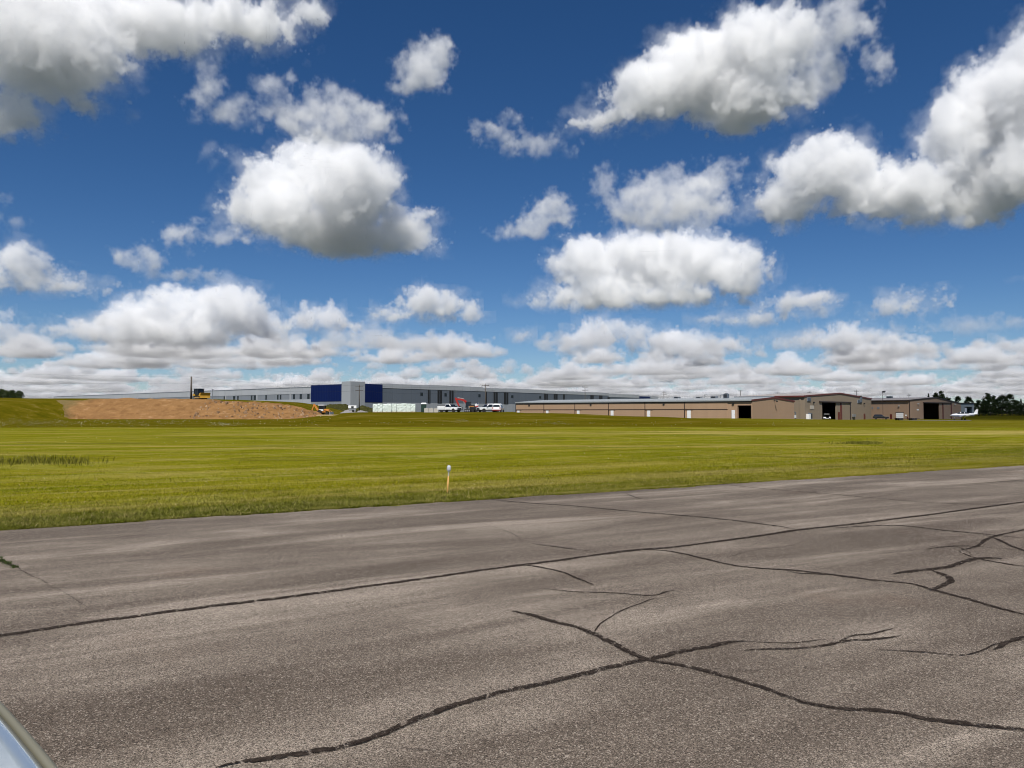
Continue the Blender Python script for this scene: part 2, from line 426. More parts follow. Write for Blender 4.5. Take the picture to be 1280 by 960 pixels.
# ---------------------------------------------------------------- living grass: blades along the near part of the field
def blades(n_try, name):
    a = nrng.uniform(-14, 46, n_try); b = nrng.exponential(6.5, n_try)*(nrng.random(n_try)) + .02
    edge = nrng.random(n_try) < .16
    b = np.where(edge, nrng.exponential(.13, n_try)-.05, b)
    px = EL.x + a*ED.x + b*EN.x; py = EL.y + a*ED.y + b*EN.y
    keep = (py > 4) & (b < 40) & (np.abs(px) < py*.78+2)
    keep &= ~((b < .05) & (np.sin(a*1.9)+np.sin(a*.7+1) < .3))
    a, b, px, py = a[keep], b[keep], px[keep], py[keep]; n = len(a)
    fr = np.exp(-((b-.9)/1.0)**2)*(1-ss(px, -4, 10))
    h = (.014 + .018*nrng.random(n))*(1 + 1.1*fr + .8*(nrng.random(n) < .03)); wd = .0035 + .003*nrng.random(n) + .00022*py
    th = nrng.uniform(0, 2*np.pi, n); ln = nrng.uniform(.3, 1.6, n)*h; la = nrng.uniform(0, 2*np.pi, n)
    z = terrain(px, py)
    c, s = np.cos(th)*wd, np.sin(th)*wd
    v = np.empty((n, 3, 3))
    v[:, 0] = np.c_[px-c, py-s, z-.004]; v[:, 1] = np.c_[px+c, py+s, z-.004]
    v[:, 2] = np.c_[px+np.cos(la)*ln, py+np.sin(la)*ln, z+h]
    return big_mesh(name, v.reshape(-1, 3), np.arange(n*3).reshape(-1, 3), M['blade'], 3)
tag(blades(900000, 'grass'), 'short mown yellow-green grass growing along the taxiway edge', 'grass', kind='stuff')

def tuft_mesh(name, pts, hmin, hmax, wd, mat, per=26, spread=.25):
    vs = []
    for (x, y) in pts:
        for k in range(per):
            px, py = x+nrng.normal(0, spread), y+nrng.normal(0, spread); z = tz(px, py)
            h = nrng.uniform(hmin, hmax); t = nrng.uniform(0, 6.28); l = nrng.uniform(.1, .45)*h; la = nrng.uniform(0, 6.28)
            c, s = math.cos(t)*wd, math.sin(t)*wd
            m_ = (px+math.cos(la)*l*.35, py+math.sin(la)*l*.35, z+h*.6)
            vs += [(px-c, py-s, z-.02), (px+c, py+s, z-.02), (m_[0]+c*.6, m_[1]+s*.6, m_[2]), (px+math.cos(la)*l, py+math.sin(la)*l, z+h)]
    return big_mesh(name, np.array(vs), np.arange(len(vs)).reshape(-1, 4), mat, 4)
def weed_mat(name, a, b):
    n = N(name); return n.done(n.mix(n.island(), a, b), .85, spec=.1)
M['weed'] = weed_mat('dark_weed', (.075, .080, .007), (.175, .160, .028))
M['weed_green'] = weed_mat('fresh_weed', (.022, .042, .010), (.060, .080, .022))
w = [(ground(x+nrng.normal(0, 4), 578+nrng.normal(0, 2.0)).xy) for x in np.concatenate([nrng.uniform(-30, 116, 18), nrng.normal(44, 8, 20), nrng.normal(86, 6, 12), nrng.normal(8, 10, 9)])]
tag(tuft_mesh('weeds', w, .05, .24, .009, M['weed'], 18, .30), 'dark uncut weeds along a shallow ditch in the mown grass', 'weeds', kind='stuff')
w = [(ground(x, 554.5+nrng.normal(0, .5)).xy) for x in nrng.normal(1076, 11, 60)]
tag(tuft_mesh('weed_clump', w, .05, .16, .02, M['weed'], 14, .3), 'low dark weed clump on the mown grass before the hangars', 'weeds')
w = [(ground(x, 701+(x-0)*.5+nrng.normal(0, 1.0)).xy) for x in nrng.uniform(-14, 20, 70)]
tag(tuft_mesh('crack_weed', w, .012, .04, .004, M['weed_green'], 16, .02), 'small green weed growing from a crack in the asphalt', 'weeds')

# white clover and dandelion clocks in the rough sward
def flowers():
    pts = []
    for k in range(420): pts.append((nrng.uniform(-20, 230), 530+nrng.normal(0, 3.2)))
    for k in range(110): pts.append((nrng.normal(285, 14), 532+nrng.normal(0, 1.3)))
    for k in range(90): pts.append((nrng.uniform(230, 420), 531+nrng.normal(0, 4)))
    for cx, cy, sx, n in ((570, 528, 14, 22), (690, 531, 28, 60), (640, 530, 60, 26), (620, 532, 5, 14), (500, 530, 50, 26), (900, 531, 60, 18), (30, 574, 28, 18), (760, 532, 60, 16)):
        for k in range(n): pts.append((nrng.normal(cx, sx), cy+nrng.normal(0, 1.6)))
    V, Fc = [], []
    for k in range(150): pts.append((nrng.uniform(0, 900), 545 + 95*nrng.random()**1.2 - 0*k))
    pts = [q for q in pts if q[1] < 664-.0641*q[0]-6]
    D = np.array([ray(x, y) for x, y in pts]); K = np.full(len(D), 9.0); hit = np.zeros(len(D), bool)
    for _ in range(400):                     # walk each ray until it meets the sloping ground
        hit |= CAMZ + D[:, 2]*K <= terrain(D[:, 0]*K, D[:, 1]*K); K = np.where(hit, K, K*1.01)
    for d, k, ok in zip(D, K, hit):
        if not ok: continue
        X, Y = d[0]*k, d[1]*k; z = tz(X, Y) + (nrng.uniform(.10, .25) if Y > 60 else .05); r = nrng.uniform(.016, .052)*(Y/95)
        b = len(V); V += [(X-r, Y, z), (X, Y-r, z), (X+r, Y, z), (X, Y+r, z), (X, Y, z+r*.9), (X, Y, z-r*.6)]
        Fc += [(b, b+1, b+4), (b+1, b+2, b+4), (b+2, b+3, b+4), (b+3, b, b+4), (b+1, b, b+5), (b+2, b+1, b+5), (b+3, b+2, b+5), (b, b+3, b+5)]
    n = N('white_petals'); mt = n.done(n.mix(n.island(), (.34, .32, .20), (.72, .70, .58)), .9)
    return tag(big_mesh('wildflowers', np.array(V), np.array(Fc), mt, 3), 'white wildflowers scattered through the rough grass', 'flowers', kind='stuff')
flowers()
# ================================================================= the heap of soil
def soil_mat():
    n = N('bare_soil'); p = n.world()
    a = n.noise(n.map(p, (.5, .5, 1.5)), .55, 6, .62); b = n.noise(p, 2.6, 5, .7)
    c = n.mix(a, (.150, .078, .034), (.34, .19, .078))
    c = n.mix(n.m('MULTIPLY', n.sm(b, .56, .75), .5), c, (.42, .27, .15))
    dg = n.noise(n.map(p, (.55, .2, 1.3), .6), 1.0, 5, .65)
    c = n.mix(n.m('MULTIPLY', n.sm(dg, .50, .36), .4), c, (.125, .062, .026))
    c = n.mix(n.m('MULTIPLY', n.sm(dg, .55, .70), .5), c, (.40, .25, .13))
    gx = n.m('ADD', n.sep(p)[0], n.m('MULTIPLY', a, 9))
    c = n.mix(n.m('MULTIPLY', n.sm(gx, -95, -103), .75), c, (.13, .115, .05))
    n.bump(n.m('ADD', a, n.m('MULTIPLY', b, .6)), 1.0, .5)
    return n.done(c, 1.0, spec=0)
M['soil'] = soil_mat()
def dirt_mound():
    crest_px = [(60, 501), (75, 500.4), (110, 499.4), (150, 498.6), (220, 498.2), (252, 499.2), (275, 501.5), (300, 503), (330, 503.5), (355, 507), (375, 511.5), (390, 516), (403, 521)]
    cx = [(x-640)/F*178 for x, y in crest_px]; cz = [CAMZ+(514-y)/F*178 for x, y in crest_px]
    xs = np.arange(-114, -41, .5); ys = np.concatenate([np.arange(160, 186, .5), np.arange(186, 206, 2)])
    r = np.random.default_rng(3)
    def zf(X, Y):
        H = np.interp(X, cx, cz, left=cz[0], right=0) + wob(X, 0*X, .7, .10, 2) + wob(X, 0*X, 2.1, .06, 5)
        right = ss(X, -78, -62)
        f0 = 165.3 + wob(X, 0*X, .31, 1.3, 4) + wob(X, 0*X, 1.3, .5, 9)
        t = np.clip((Y-f0)/(178-f0), 0, 1)
        z = -.5 + (H+.5)*(t**.92) - ss(Y, 181, 204)*(H+1.5)
        nz = r.standard_normal(X.shape)
        for _ in range(2): nz = (nz + np.roll(nz, 1, 0) + np.roll(nz, 1, 1) + np.roll(nz, -1, 0) + np.roll(nz, -1, 1))/3.2
        z = z + nz*(.035+.16*right) + wob(X*1.0, Y*2.2, .9, .07, 6)*t + wob(X, Y, .33, .12, 8)*t - .22*t*(1-t)*2*np.maximum(0, np.sin(X*1.1+np.sin(X*.37)*2+(Y-170)*.15))**3
        # left end dies into the grass bank
        lim = -112 + (178-Y)*1.35 + wob(X, Y, .8, .7, 3) + r.standard_normal(X.shape)*.5
        return z - (1-ss(X, lim-2.2, lim+2.2))*5
    root = tag(grid(xs, ys, zf, 'dirt_mound', M['soil']), 'large bare reddish-brown soil heap at the left edge of the building site', 'dirt mound')
    mb = MB(); rr = random.Random(5)
    for k in range(230):
        px = rr.uniform(255, 398); u = rr.random()
        X = (px-640)/F*175; Y = 167+11*u
        H = np.interp(X, cx, cz); z = -.5+(H+.5)*((Y-165.5)/12.5)**.92
        s = rr.uniform(.10, .34)*(1.6 if rr.random() < .1 else 1)
        vs = []
        for q in range(2):
            for i in range(5):
                t = i*1.257+rr.uniform(-.3, .3); rad = s*rr.uniform(.6, 1.1)*(1 if q == 0 else .7)
                vs.append((X+rad*math.cos(t), Y+rad*math.sin(t), z-.1+(0 if q == 0 else s*rr.uniform(.7, 1.2)+.1)))
        mb.loft([vs[:5], vs[5:]])
    n = N('soil_clod'); c = n.mix(n.island(), (.11, .062, .03), (.36, .235, .135))
    cl = mb.build('clods', n.done(c, .95), root); cl['kind'] = 'stuff'
dirt_mound()

def heap(name, label, cat, x0, x1, ytop, depth, mat, seed, skew=.5, zb=None):
    """a loose heap between two photo columns"""
    X0, X1 = at(x0, 514, depth).x, at(x1, 514, depth).x
    zt = at(640, ytop, depth).z; xm = X0+(X1-X0)*skew; W = (X1-X0)/2
    xs = np.linspace(X0-1, X1+1, 44); ys = np.linspace(depth-W*.7, depth+W*.7, 26)
    r = np.random.default_rng(seed)
    def zf(X, Y):
        g = terrain(X, Y)
        u = np.where(X < xm, (X-xm)/(xm-X0), (X-xm)/(X1-xm)); v = (Y-depth)/(W*.65)
        d = np.sqrt(u*u+v*v)
        top = np.clip(1-d, 0, 1)**.85
        return g-.08 + (zt-float(terrain(xm, depth)))*top + (r.standard_normal(X.shape)*.10 + wob(X, Y, 1.3, .15, seed))*np.clip(top*4, 0, 1)
    return tag(grid(xs, ys, zf, name, mat), label, cat)
def weedy_mat():
    n = N('weedy_soil'); p = n.world(); a = n.noise(p, 1.4, 6, .7); n.bump(a, 1.0, .3)
    return n.done(n.ramp(a, [(.3, (.020, .022, .006)), (.55, (.045, .045, .012)), (.75, (.10, .085, .04))]), .95, spec=.1)
M['weedy'] = weedy_mat()
heap('soil_pile', 'dark weed-covered soil pile in front of the pale grey tower', 'soil pile', 402, 448, 505.0, 236, M['weedy'], 1, .68)
heap('soil_pile', 'low dark weed-covered soil ridge behind the utility pole with two crossarms', 'soil pile', 436, 480, 506.6, 246, M['weedy'], 2, .4)
heap('gravel_pile', 'grey gravel pile with a small white machine parked on its right side', 'gravel pile', 424, 446, 511.5, 205, M['gravel'], 3, .6)
heap('gravel_pile', 'small pale gravel pile at the foot of the utility pole with two crossarms', 'gravel pile', 445, 461, 512.6, 205, M['gravel'], 4, .35)

# ================================================================= warehouse
WC = Vector((-61.1, 280.0, 0))
WL, WR = Vector((-.75, .66, 0)).normalized(), Vector((.6, .8, 0)).normalized()
def along(P, d, px):
    k = (px-640)/F                       # where the wall line crosses that column of the photo (level camera is near enough)
    k = ray(px, 497).x/ray(px, 497).y
    return (P.x - k*P.y)/(k*d.y - d.x)
def zat(P, d, px, y):
    t = along(P, d, px); q = P + d*t
    return at(px, y, q.y).z
def warehouse():
    root = empty('warehouse', 'very long pale grey warehouse with royal blue panels at its corner tower', 'warehouse', WC)
    aL, aR = math.atan2(WL.y, WL.x), math.atan2(WR.y, WR.x)
    # left wing: local x runs away from the corner, outside is +y there (mirror), so panels are set on +y
    def lw(name, mat, items, bevel=0):
        mb = MB()
        for (x0, x1, y0, y1, z0, z1) in items: mb.box(x0, x1, y0, y1, z0, z1)
        return mb.build(name, mat, root, loc=(0, 0, 0), rz=aL)
    def rw(name, mat, items):
        mb = MB()
        for (x0, x1, y0, y1, z0, z1) in items: mb.box(x0, x1, -y1, -y0, z0, z1)   # y counted outwards
        return mb.build(name, mat, root, loc=(0, 0, 0), rz=aR)
    TL, TB = along(WC, WL, 427.3), along(WC, WL, 388.8)
    LE = 330.0
    # walls
    lw('wall', M['panel_light'], [(TL, LE, -14, 0, -1, 6.55)])
    lw('window_band', M['panel_mid'], [(TB, LE, -14, -.06, 6.55, 8.85)])
    lw('parapet', M['panel_light'], [(TB, LE, -14, .03, 8.85, 11.35)])
    lw('coping', M['panel_mid'], [(TB, LE, -14.1, .12, 11.35, 11.65)])
    lw('blue_panel', M['blue'], [(TL, TB, -3, .10, 5.55, 12.15)])
    lw('panel_base', M['panel_mid'], [(TL+.05, TB, -.2, .03, -1, 5.5)])
    win = [(366, 368.6), (374.6, 377.2), (384, 386.9), (346.3, 348), (349.7, 351.5), (313.6, 315.4), (317, 319.7), (331.7, 333.4), (291.3, 294), (296.5, 298.2), (279.6, 281)]
    for a, b in win:
        t0, t1 = along(WC, WL, b), along(WC, WL, a)
        mb = MB(); mb.box(t0, t1, -.2, .02, 6.75, 8.7); mb.build('window', M['glass'], root, rz=aL)
    for px in (363, 321.4, 282, 190, 172, 155):
        t = along(WC, WL, px); mb = MB(); mb.box(t-.25, t+.25, -.1, .22, -1, 11.3); mb.build('downpipe', M['panel_light'], root, rz=aL)
    for px in (240, 225, 175):
        t = along(WC, WL, px); mb = MB(); mb.box(t-.3, t+.3, -.1, .08, 6.7, 8.2); mb.build('window', M['glass'], root, rz=aL)
    # tower
    TR = along(WC, WR, 456.0)
    mb = MB(); p0 = WL*TL; p1 = Vector((0, 0, 0)); p2 = WR*TR; back = p0 + p2
    pts = [p0, p1, p2, back]
    vs = [(p.x, p.y, -1) for p in pts] + [(p.x, p.y, 13.1) for p in pts]
    # stand the tower a little proud of both wings
    c = (p0+p2)/2; vs = [((x-c.x)*1.03+c.x, (y-c.y)*1.03+c.y, z) for x, y, z in vs]
    mb.add(vs, [(0,1,5,4), (1,2,6,5), (2,3,7,6), (3,0,4,7), (4,5,6,7), (3,2,1,0)])
    mb.build('tower', M['panel_pale'], root)
    # right wing
    B1 = along(WC, WR, 477.8)
    rw('blue_panel', M['blue'], [(TR, B1, -3, .10, 5.2, 12.35)])
    rw('panel_base', M['panel_mid'], [(TR, B1, -3, .04, -1, 5.15)])
    segs = [(477.8, 535, 12.75), (535, 603.3, 12.95), (603.3, 633, 12.7), (633, 683, 12.85), (683, 761, 12.6), (761, 798.5, 12.2), (798.5, 823, 11.6)]
    for a, b, h in segs:
        t0, t1 = along(WC, WR, a), along(WC, WR, b)
        rw('wall', M['panel_pale'], [(t0, t1, -12, 0, -1, 5.2)])
        rw('slate_panel', M['panel_dark'], [(t0+.01, t1-.01, -12, -.05, 5.2, 10.95 if a < 760 else 10.2)])
        rw('parapet', M['panel_light'], [(t0, t1, -12, .05, 10.95 if a < 760 else 10.2, h)])
    for a, b in [(534.8, 537.9), (547, 552.3), (561.8, 566.8), (606.5, 608.6), (617, 622), (630, 635.3), (680.3, 684.8), (692.3, 696.9), (704, 706), (738, 742), (749, 753), (759.5, 762)]:
        t0, t1 = along(WC, WR, a), along(WC, WR, b)
        rw('louvre', M['louvre'], [(t0, t1, -.3, .06, 5.1, 10.9 if a < 755 else 10.1)])
        if b-a > 3: rw('louvre_mullion', M['panel_dark'], [((t0*.5+t1*.5)-.07, (t0*.5+t1*.5)+.07, 0, .10, 5.1, 10.85 if a < 755 else 10.05)])
    for a, b in [(525.6, 528.7), (555.6, 558.4), (598, 600.6), (639, 641.7), (674, 676.5), (704, 705.5)]:
        t0, t1 = along(WC, WR, a), along(WC, WR, b)
        rw('window', M['glass'], [(t0, t1, -.2, .03, 8.3, 9.6)])
    t0, t1 = along(WC, WR, 799), along(WC, WR, 812.7)
    rw('blue_panel', M['blue'], [(t0, t1, -1, .12, 8.6, 11.2)])
    # flat roofs
    mb = MB(); mb.box(TB, LE, -45, -14.1, 10.9, 11.2); mb.build('roof', M['panel_light'], root, rz=aL)
    mb = MB(); mb.box(B1, along(WC, WR, 823), 12, 60, 11.0, 11.2); mb.build('roof', M['panel_light'], root, rz=aR)
    return root
warehouse()

# ================================================================= hangars
def gable_wall(mb, x0, x1, z0, e0, xr, zr, e1, openings, y0, y1):
    """end wall with rectangular openings (a, b, top); eaves e0/e1 and ridge (xr, zr)"""
    def top(x): return e0+(zr-e0)*(x-x0)/(xr-x0) if x <= xr else zr+(e1-zr)*(x-xr)/(x1-xr)
    cuts = sorted(set([x0, x1, xr] + [v for o in openings for v in o[:2]]))
    for a, b in zip(cuts[:-1], cuts[1:]):
        lo = z0
        for o in openings:
            if o[0] <= a+1e-6 and b <= o[1]+1e-6: lo = o[2]
        mb.prism([(a, lo), (b, lo), (b, top(b)), (a, top(a))], y0, y1)
def roof_slabs(mb, x0, x1, e0, xr, zr, e1, y0, y1, over=.35, th=.18):
    s0 = (zr-e0)/(xr-x0); s1 = (e1-zr)/(x1-xr)
    mb.prism([(x0-over, e0-over*s0+.01), (xr, zr+.01), (xr, zr+th), (x0-over, e0-over*s0+th)], y0, y1)
    mb.prism([(xr+.001, zr+.01), (x1+over, e1+over*s1+.01), (x1+over, e1+over*s1+th), (xr+.001, zr+th)], y0, y1)
def rake(mb, x0, x1, e0, xr, zr, e1, y0, y1, over=.38, w=.3):
    s0 = (zr-e0)/(xr-x0); s1 = (e1-zr)/(x1-xr)
    mb.prism([(x0-over, e0-over*s0-w*.55), (xr, zr-w*.55), (xr, zr+.22), (x0-over, e0-over*s0+.22)], y0, y1)
    mb.prism([(xr, zr-w*.55), (x1+over, e1+over*s1-w*.55), (x1+over, e1+over*s1+.22), (xr, zr+.22)], y0, y1)

A0 = Vector((1.22, 230, 0)); AD = Vector((.741, -.671, 0)).normalized(); AN = Vector((-AD.y, AD.x, 0))
def hangar_row():
    rz = math.atan2(AD.y, AD.x); L = along(A0, AD, 940.0); W = 26.1
    root = empty('hangar_row', 'long low tan hangar row with white doors and a pale roof', 'hangar', (A0.x, A0.y, -.02), rz)
    E, Z = 4.40, 5.20
    T = lambda px: along(A0, AD, px)
    seams = [0, T(680), T(718.7), T(760.6), T(806.3), T(855.6), T(910), L]
    o0, o1 = T(922.5), T(938.4)
    mb = MB()
    mb.box(0, o0, 0, .25, -1.2, E); mb.box(o0, o1, 0, .25, 3.05, E); mb.box(o1, L-.25, 0, .25, -1.2, E)
    mb.box(0, L-.25, W-.25, W, -1.2, E); mb.prism([(0, 0), (.01, 0), (.01, E), (0, E)], .25, W-.25)
    mb.build('wall', M['tan'], root)
    # gable at the near end: built in its own frame, turned a quarter
    mb = MB(); gable_wall(mb, 0, W, -1.2, E, W/2, Z, E, [], 0, .25)
    g = mb.build('gable_wall', M['tan'], root, loc=(L, 0, 0), rz=math.pi/2)
    mb = MB(); rake(mb, 0, W, E, W/2, Z, E, -.12, -.02)
    mb.build('rake_trim', M['trim_red'], root, loc=(L, 0, 0), rz=math.pi/2)
    mb = MB(); roof_slabs(mb, 0, W, E, W/2, Z, E, 0, L)
    mb.build('roof', M['roof_pale'], root, loc=(L, 0, 0), rz=math.pi/2)
    mb = MB(); mb.box(0, L, -.42, -.30, E-.16, E+.10); mb.build('gutter', M['roof_pale'], root)
    mb = MB(); mb.box(0, L, -.03, -.002, E-.42, E-.17); mb.build('eave_trim', M['trim_dark'], root)
    for k in range(len(seams)-2):
        a, b = seams[k]+.12, seams[k+1]-.12
        mb = MB(); mb.box(a, b, -.10, -.002, 2.30, E-.44); d = mb.build('hangar_door', M['tan'], root)
        mb = MB(); mb.box(a+2.2, b, -.07, -.002, -.5, 2.14); mb.build('lower_leaf', M['tan'], d)
        mb = MB(); mb.box(a, b, -.13, -.004, 2.15, 2.29); mb.build('hinge_line', M['trim_dark'], d)
        mb = MB(); mb.box(a-.2, a-.02, -.14, -.002, -.5, E-.2); mb.build('door_jamb', M['trim_dark'], root)
    doors = [(646.9, 649.8), (683, 685.9), (721.6, 724.7), (763.7, 767.2), (809.2, 813), (859.2, 863.6), (914.7, 918.9)]
    for a, b in doors:
        t0, t1 = T(a), T(b); mb = MB(); mb.box(t0, t1, -.20, -.11, -.35 if a < 900 else -.05, 1.95 if a < 900 else 2.05)
        d = mb.build('door', M['door_white'], root)
        mb = MB(); mb.tube((t1-.12, -.26, .95), (t1-.12, -.20, .95), .04); mb.build('handle', M['steel'], d)
    for px in (661.8, 738.8, 829.9, 916.5):
        t = T(px); mb = MB(); mb.box(t-.25, t+.25, -.28, -.11, 3.42, 3.72); mb.build('wall_lamp', M['black'], root)
    mb = MB(); mb.box(o0-.12, o0-.005, -.04, .3, -.3, 3.15); mb.box(o1+.005, o1+.12, -.04, .3, -.3, 3.15); mb.box(o0-.12, o1+.12, -.05, -.001, 3.055, 3.2)
    mb.build('opening_frame', M['trim_dark'], root)
    # floodlight high on the gable; its cone shade hangs out from the wall
    mb = MB(); mb.box(.02, .12, -.2, .2, 4.45, 4.7); mb.tube((.1, 0, 4.6), (.7, 0, 4.5), .05); mb.tube((.52, 0, 4.55), (.85, 0, 4.2), .14, .26, 10)
    mb.build('flood_lamp', M['black'], root, loc=(L, W/2, 0))
    return root
hangar_row()

B0 = Vector((81.2, 205, -.40)); BD = Vector((.69, .72, 0)).normalized()
def hangar_taupe():
    rz = math.atan2(BD.y, BD.x)
    root = empty('hangar', 'grey-tan gabled hangar with a dark half-open doorway behind the golf cart', 'hangar', B0, rz)
    T = lambda px: along(B0, BD, px); W = T(1089.0); xr = T(1050.0); E, Z, L = 6.35, 7.55, 21
    a, b = T(1027.5), T(1062); mid = T(1045)
    mb = MB(); gable_wall(mb, 0, W, -2, E, xr, Z, E-.15, [(a, b, 4.75)], 0, .3)
    mb.box(0, .25, .3, L, -2, E); mb.box(W-.25, W, .3, L, -2, E-.15); mb.box(.25, W-.25, L-.25, L, -2, E-.2)
    mb.build('wall', M['taupe'], root)
    mb = MB(); roof_slabs(mb, 0, W, E, xr, Z, E-.15, 0, L); mb.build('roof', M['roof_brown'], root)
    mb = MB(); rake(mb, 0, W, E, xr, Z, E-.15, -.16, -.02); mb.build('rake_trim', M['trim_red'], root)
    mb = MB(); mb.box(-.5, -.38, 0, 8.5, E-.25, E+.15); mb.build('eave_trim', M['trim_red'], root)
    mb = MB(); mb.box(-.5, -.38, 8.51, L, E-.2, E+.15); mb.build('gutter', M['panel_mid'], root)
    mb = MB(); mb.box(mid, mid+(b-mid)*.30, .05, .25, -1, 4.7); d = mb.build('sliding_door', M['taupe'], root)
    mb = MB(); mb.box(mid+(b-mid)*.32, mid+(b-mid)*.42, -.02, .28, -1, 4.72); mb.build('door_jamb', M['trim_red'], root)
    mb = MB(); mb.box(mid+(b-mid)*.42, b, -.04, .25, -1, 4.68); mb.build('sliding_door', M['taupe'], root)
    mb = MB(); mb.box(T(1023.6), T(1063), -.32, -.02, 4.72, 5.05); mb.build('door_track', M['trim_dark'], root)
    mb = MB(); mb.box(b, b+.5, -.15, .3, -1, 4.8); mb.build('door_jamb', M['trim_dark'], root)
    mb = MB(); mb.box(T(1047.2), T(1048.9), -.2, -.045, -.6, 1.9); mb.build('door', M['trim_red'], root)
    for p0, p1 in ((1008.5, 1013), (1071.5, 1075.5)):
        mb = MB(); mb.box(T(p0), T(p1), -.16, -.003, 4.9-.2*(p0 > 1050), 6.0-.2*(p0 > 1050))
        v = mb.build('vent', M['panel_mid'], root)
        mb = MB()
        for k in range(5): mb.box(T(p0)+.1, T(p1)-.1, -.2, -.165, 5.0-.2*(p0 > 1050)+k*.19, 5.1-.2*(p0 > 1050)+k*.19)
        mb.build('vent_slat', M['panel_dark'], v)
    mb = MB(); mb.box(T(1012.2), T(1017), -.09, -.003, 2.7, 3.75); mb.build('sign', paint('faded_sign_board', (.40, .37, .32), .6), root)
    for px in (1016.5, 1079.5):
        mb = MB(); mb.box(T(px)-.2, T(px)+.2, -.4, -.003, 4.4, 4.8); mb.build('wall_lamp', M['black'], root)
    mb = MB(); mb.box(T(1079.3), T(1080.9), -.1, -.003, -.9, 1.35); mb.build('door', M['door_red'], root)
    mb = MB(); mb.box(T(1064.6), T(1067.6), -.5, -.003, .4, 1.2); mb.build('wall_cabinet', M['steel'], root)
    mb = MB(); mb.box(-.14, -.003, 1.0, 1.5, -.5, 6.1); mb.build('downpipe', M['taupe'], root)
    return root
hangar_taupe()

C0 = Vector((129, 240, -.98)); CD = Vector((.8, .6, 0)).normalized()
def hangar_far():
    rz = math.atan2(CD.y, CD.x)
    root = empty('hangar', 'pinkish-tan gabled hangar with a white garage door and a black doorway', 'hangar', C0, rz)
    T = lambda px: along(C0, CD, px); W = T(1201.0); xr = T(1170.0); L = 62
    E, Z, E2 = 6.25, 7.35, 5.45
    a, b, mid = T(1154), T(1188.5), T(1174.0)
    mb = MB(); gable_wall(mb, 0, W, -2, E, xr, Z, E2, [(a, b, 5.45)], 0, .3)
    mb.box(0, .25, .3, L, -2, E); mb.box(W-.25, W, .3, L, -2, E2); mb.box(.25, W-.25, L-.25, L, -2, E2)
    mb.build('wall', M['tan_pink'], root)
    mb = MB(); roof_slabs(mb, 0, W, E, xr, Z, E2, 0, L); mb.build('roof', M['roof_brown'], root)
    mb = MB(); rake(mb, 0, W, E, xr, Z, E2, -.16, -.02); mb.build('rake_trim', M['trim_dark'], root)
    mb = MB(); mb.box(-.5, -.38, 0, L, E-.25, E+.12); mb.build('eave_trim', M['trim_dark'], root)
    mb = MB(); mb.box(mid, mid+(b-mid)*.26, .05, .25, -1.2, 5.4); mb.build('sliding_door', M['tan_pink'], root)
    mb = MB(); mb.box(mid+(b-mid)*.27, mid+(b-mid)*.35, -.02, .28, -1.2, 5.42); mb.build('door_jamb', M['trim_red'], root)
    mb = MB(); mb.box(mid+(b-mid)*.35, b-.3, -.04, .25, -1.2, 5.38); mb.build('sliding_door', M['tan_pink'], root)
    mb = MB(); mb.box(b-.3, b+.35, -.15, .3, -1.2, 5.5); mb.build('door_jamb', M['trim_red'], root)
    mb = MB(); mb.box(a-.1, b+.4, -.3, -.02, 5.42, 5.75); mb.build('door_track', M['trim_dark'], root)
    for px in (1147, 1193):
        mb = MB(); mb.box(T(px)-.25, T(px)+.25, -.4, -.003, 5.0, 5.35); mb.build('wall_lamp', M['grey_metal'], root)
    mb = MB(); mb.box(T(1145.6), T(1148), -.07, -.003, 3.0, 3.4); mb.build('sign', M['door_white'], root)
    # side wall towards the next hangar (local -x face); columns of the photo measured along it
    SD = Vector((-CD.y, CD.x, 0)); S = lambda px: along(C0, SD, px)
    def side(name, mat, p0, p1, z0, z1, out=.08):
        t0, t1 = sorted((S(p0), S(p1))); mb = MB(); mb.box(-out, -.003, t0, t1, z0, z1); return mb.build(name, mat, root)
    d = side('garage_door', M['door_white'], 1119.8, 1128.8, -.3, 2.25)
    t0, t1 = sorted((S(1119.8), S(1128.8))); mb = MB()
    for k in range(1, 4): mb.box(-.095, -.082, t0+.05, t1-.05, -.3+k*.64, -.27+k*.64)
    mb.build('door_seam', M['grey_metal'], d)
    side('door_frame', M['trim_dark'], 1119.3, 1129.3, 2.26, 2.42, .12)
    side('door', M['door_red'], 1112.2, 1114.6, -.3, 1.75)
    side('door', M['door_red'], 1133.2, 1134.8, -.3, .95)
    side('sign', M['door_white'], 1131.0, 1133.0, 1.15, 1.6)
    side('window', M['panel_mid'], 1089.6, 1091.3, 3.5, 4.2)
    side('window', M['panel_mid'], 1096.2, 1099.2, 3.5, 4.2)
    side('wall_lamp', M['grey_metal'], 1123.2, 1124.4, 4.3, 4.6, .4)
    side('downpipe', M['trim_dark'], 1136.7, 1137.2, -.9, 6.0, .14)
    return root
hangar_far()

def pale_shed():
    p = at(1201.5, 514, 315); p.z = -.3
    root = empty('shed', 'pale grey flat-roofed shed with a dark opening beside the tree line', 'shed', p, R(4))
    W = 17*315/F; H = 5.3
    mb = MB(); mb.box(0, 1.6, 0, 8, -1, H); mb.box(W-.9, W, 0, 8, -1, H); mb.box(1.6, W-.9, 0, 8, 3.9, H); mb.box(1.6, W-.9, 7.6, 8, -1, 3.9)
    mb.build('wall', paint('pale_green_grey_boards', (.30, .33, .33), .7, .15), root)
    mb = MB(); mb.box(-.3, W+.3, -.4, 8.4, H+.002, H+.35); mb.build('roof', M['trim_dark'], root)
    mb = MB(); mb.box(1.6, 2.5, -.05, .2, .2, 3.5); mb.build('window_frame', M['door_white'], root)
    mb = MB(); mb.box(1.6, W-.9, -.3, -.05, -.6, .5); mb.build('plinth', M['panel_dark'], root)
pale_shed()

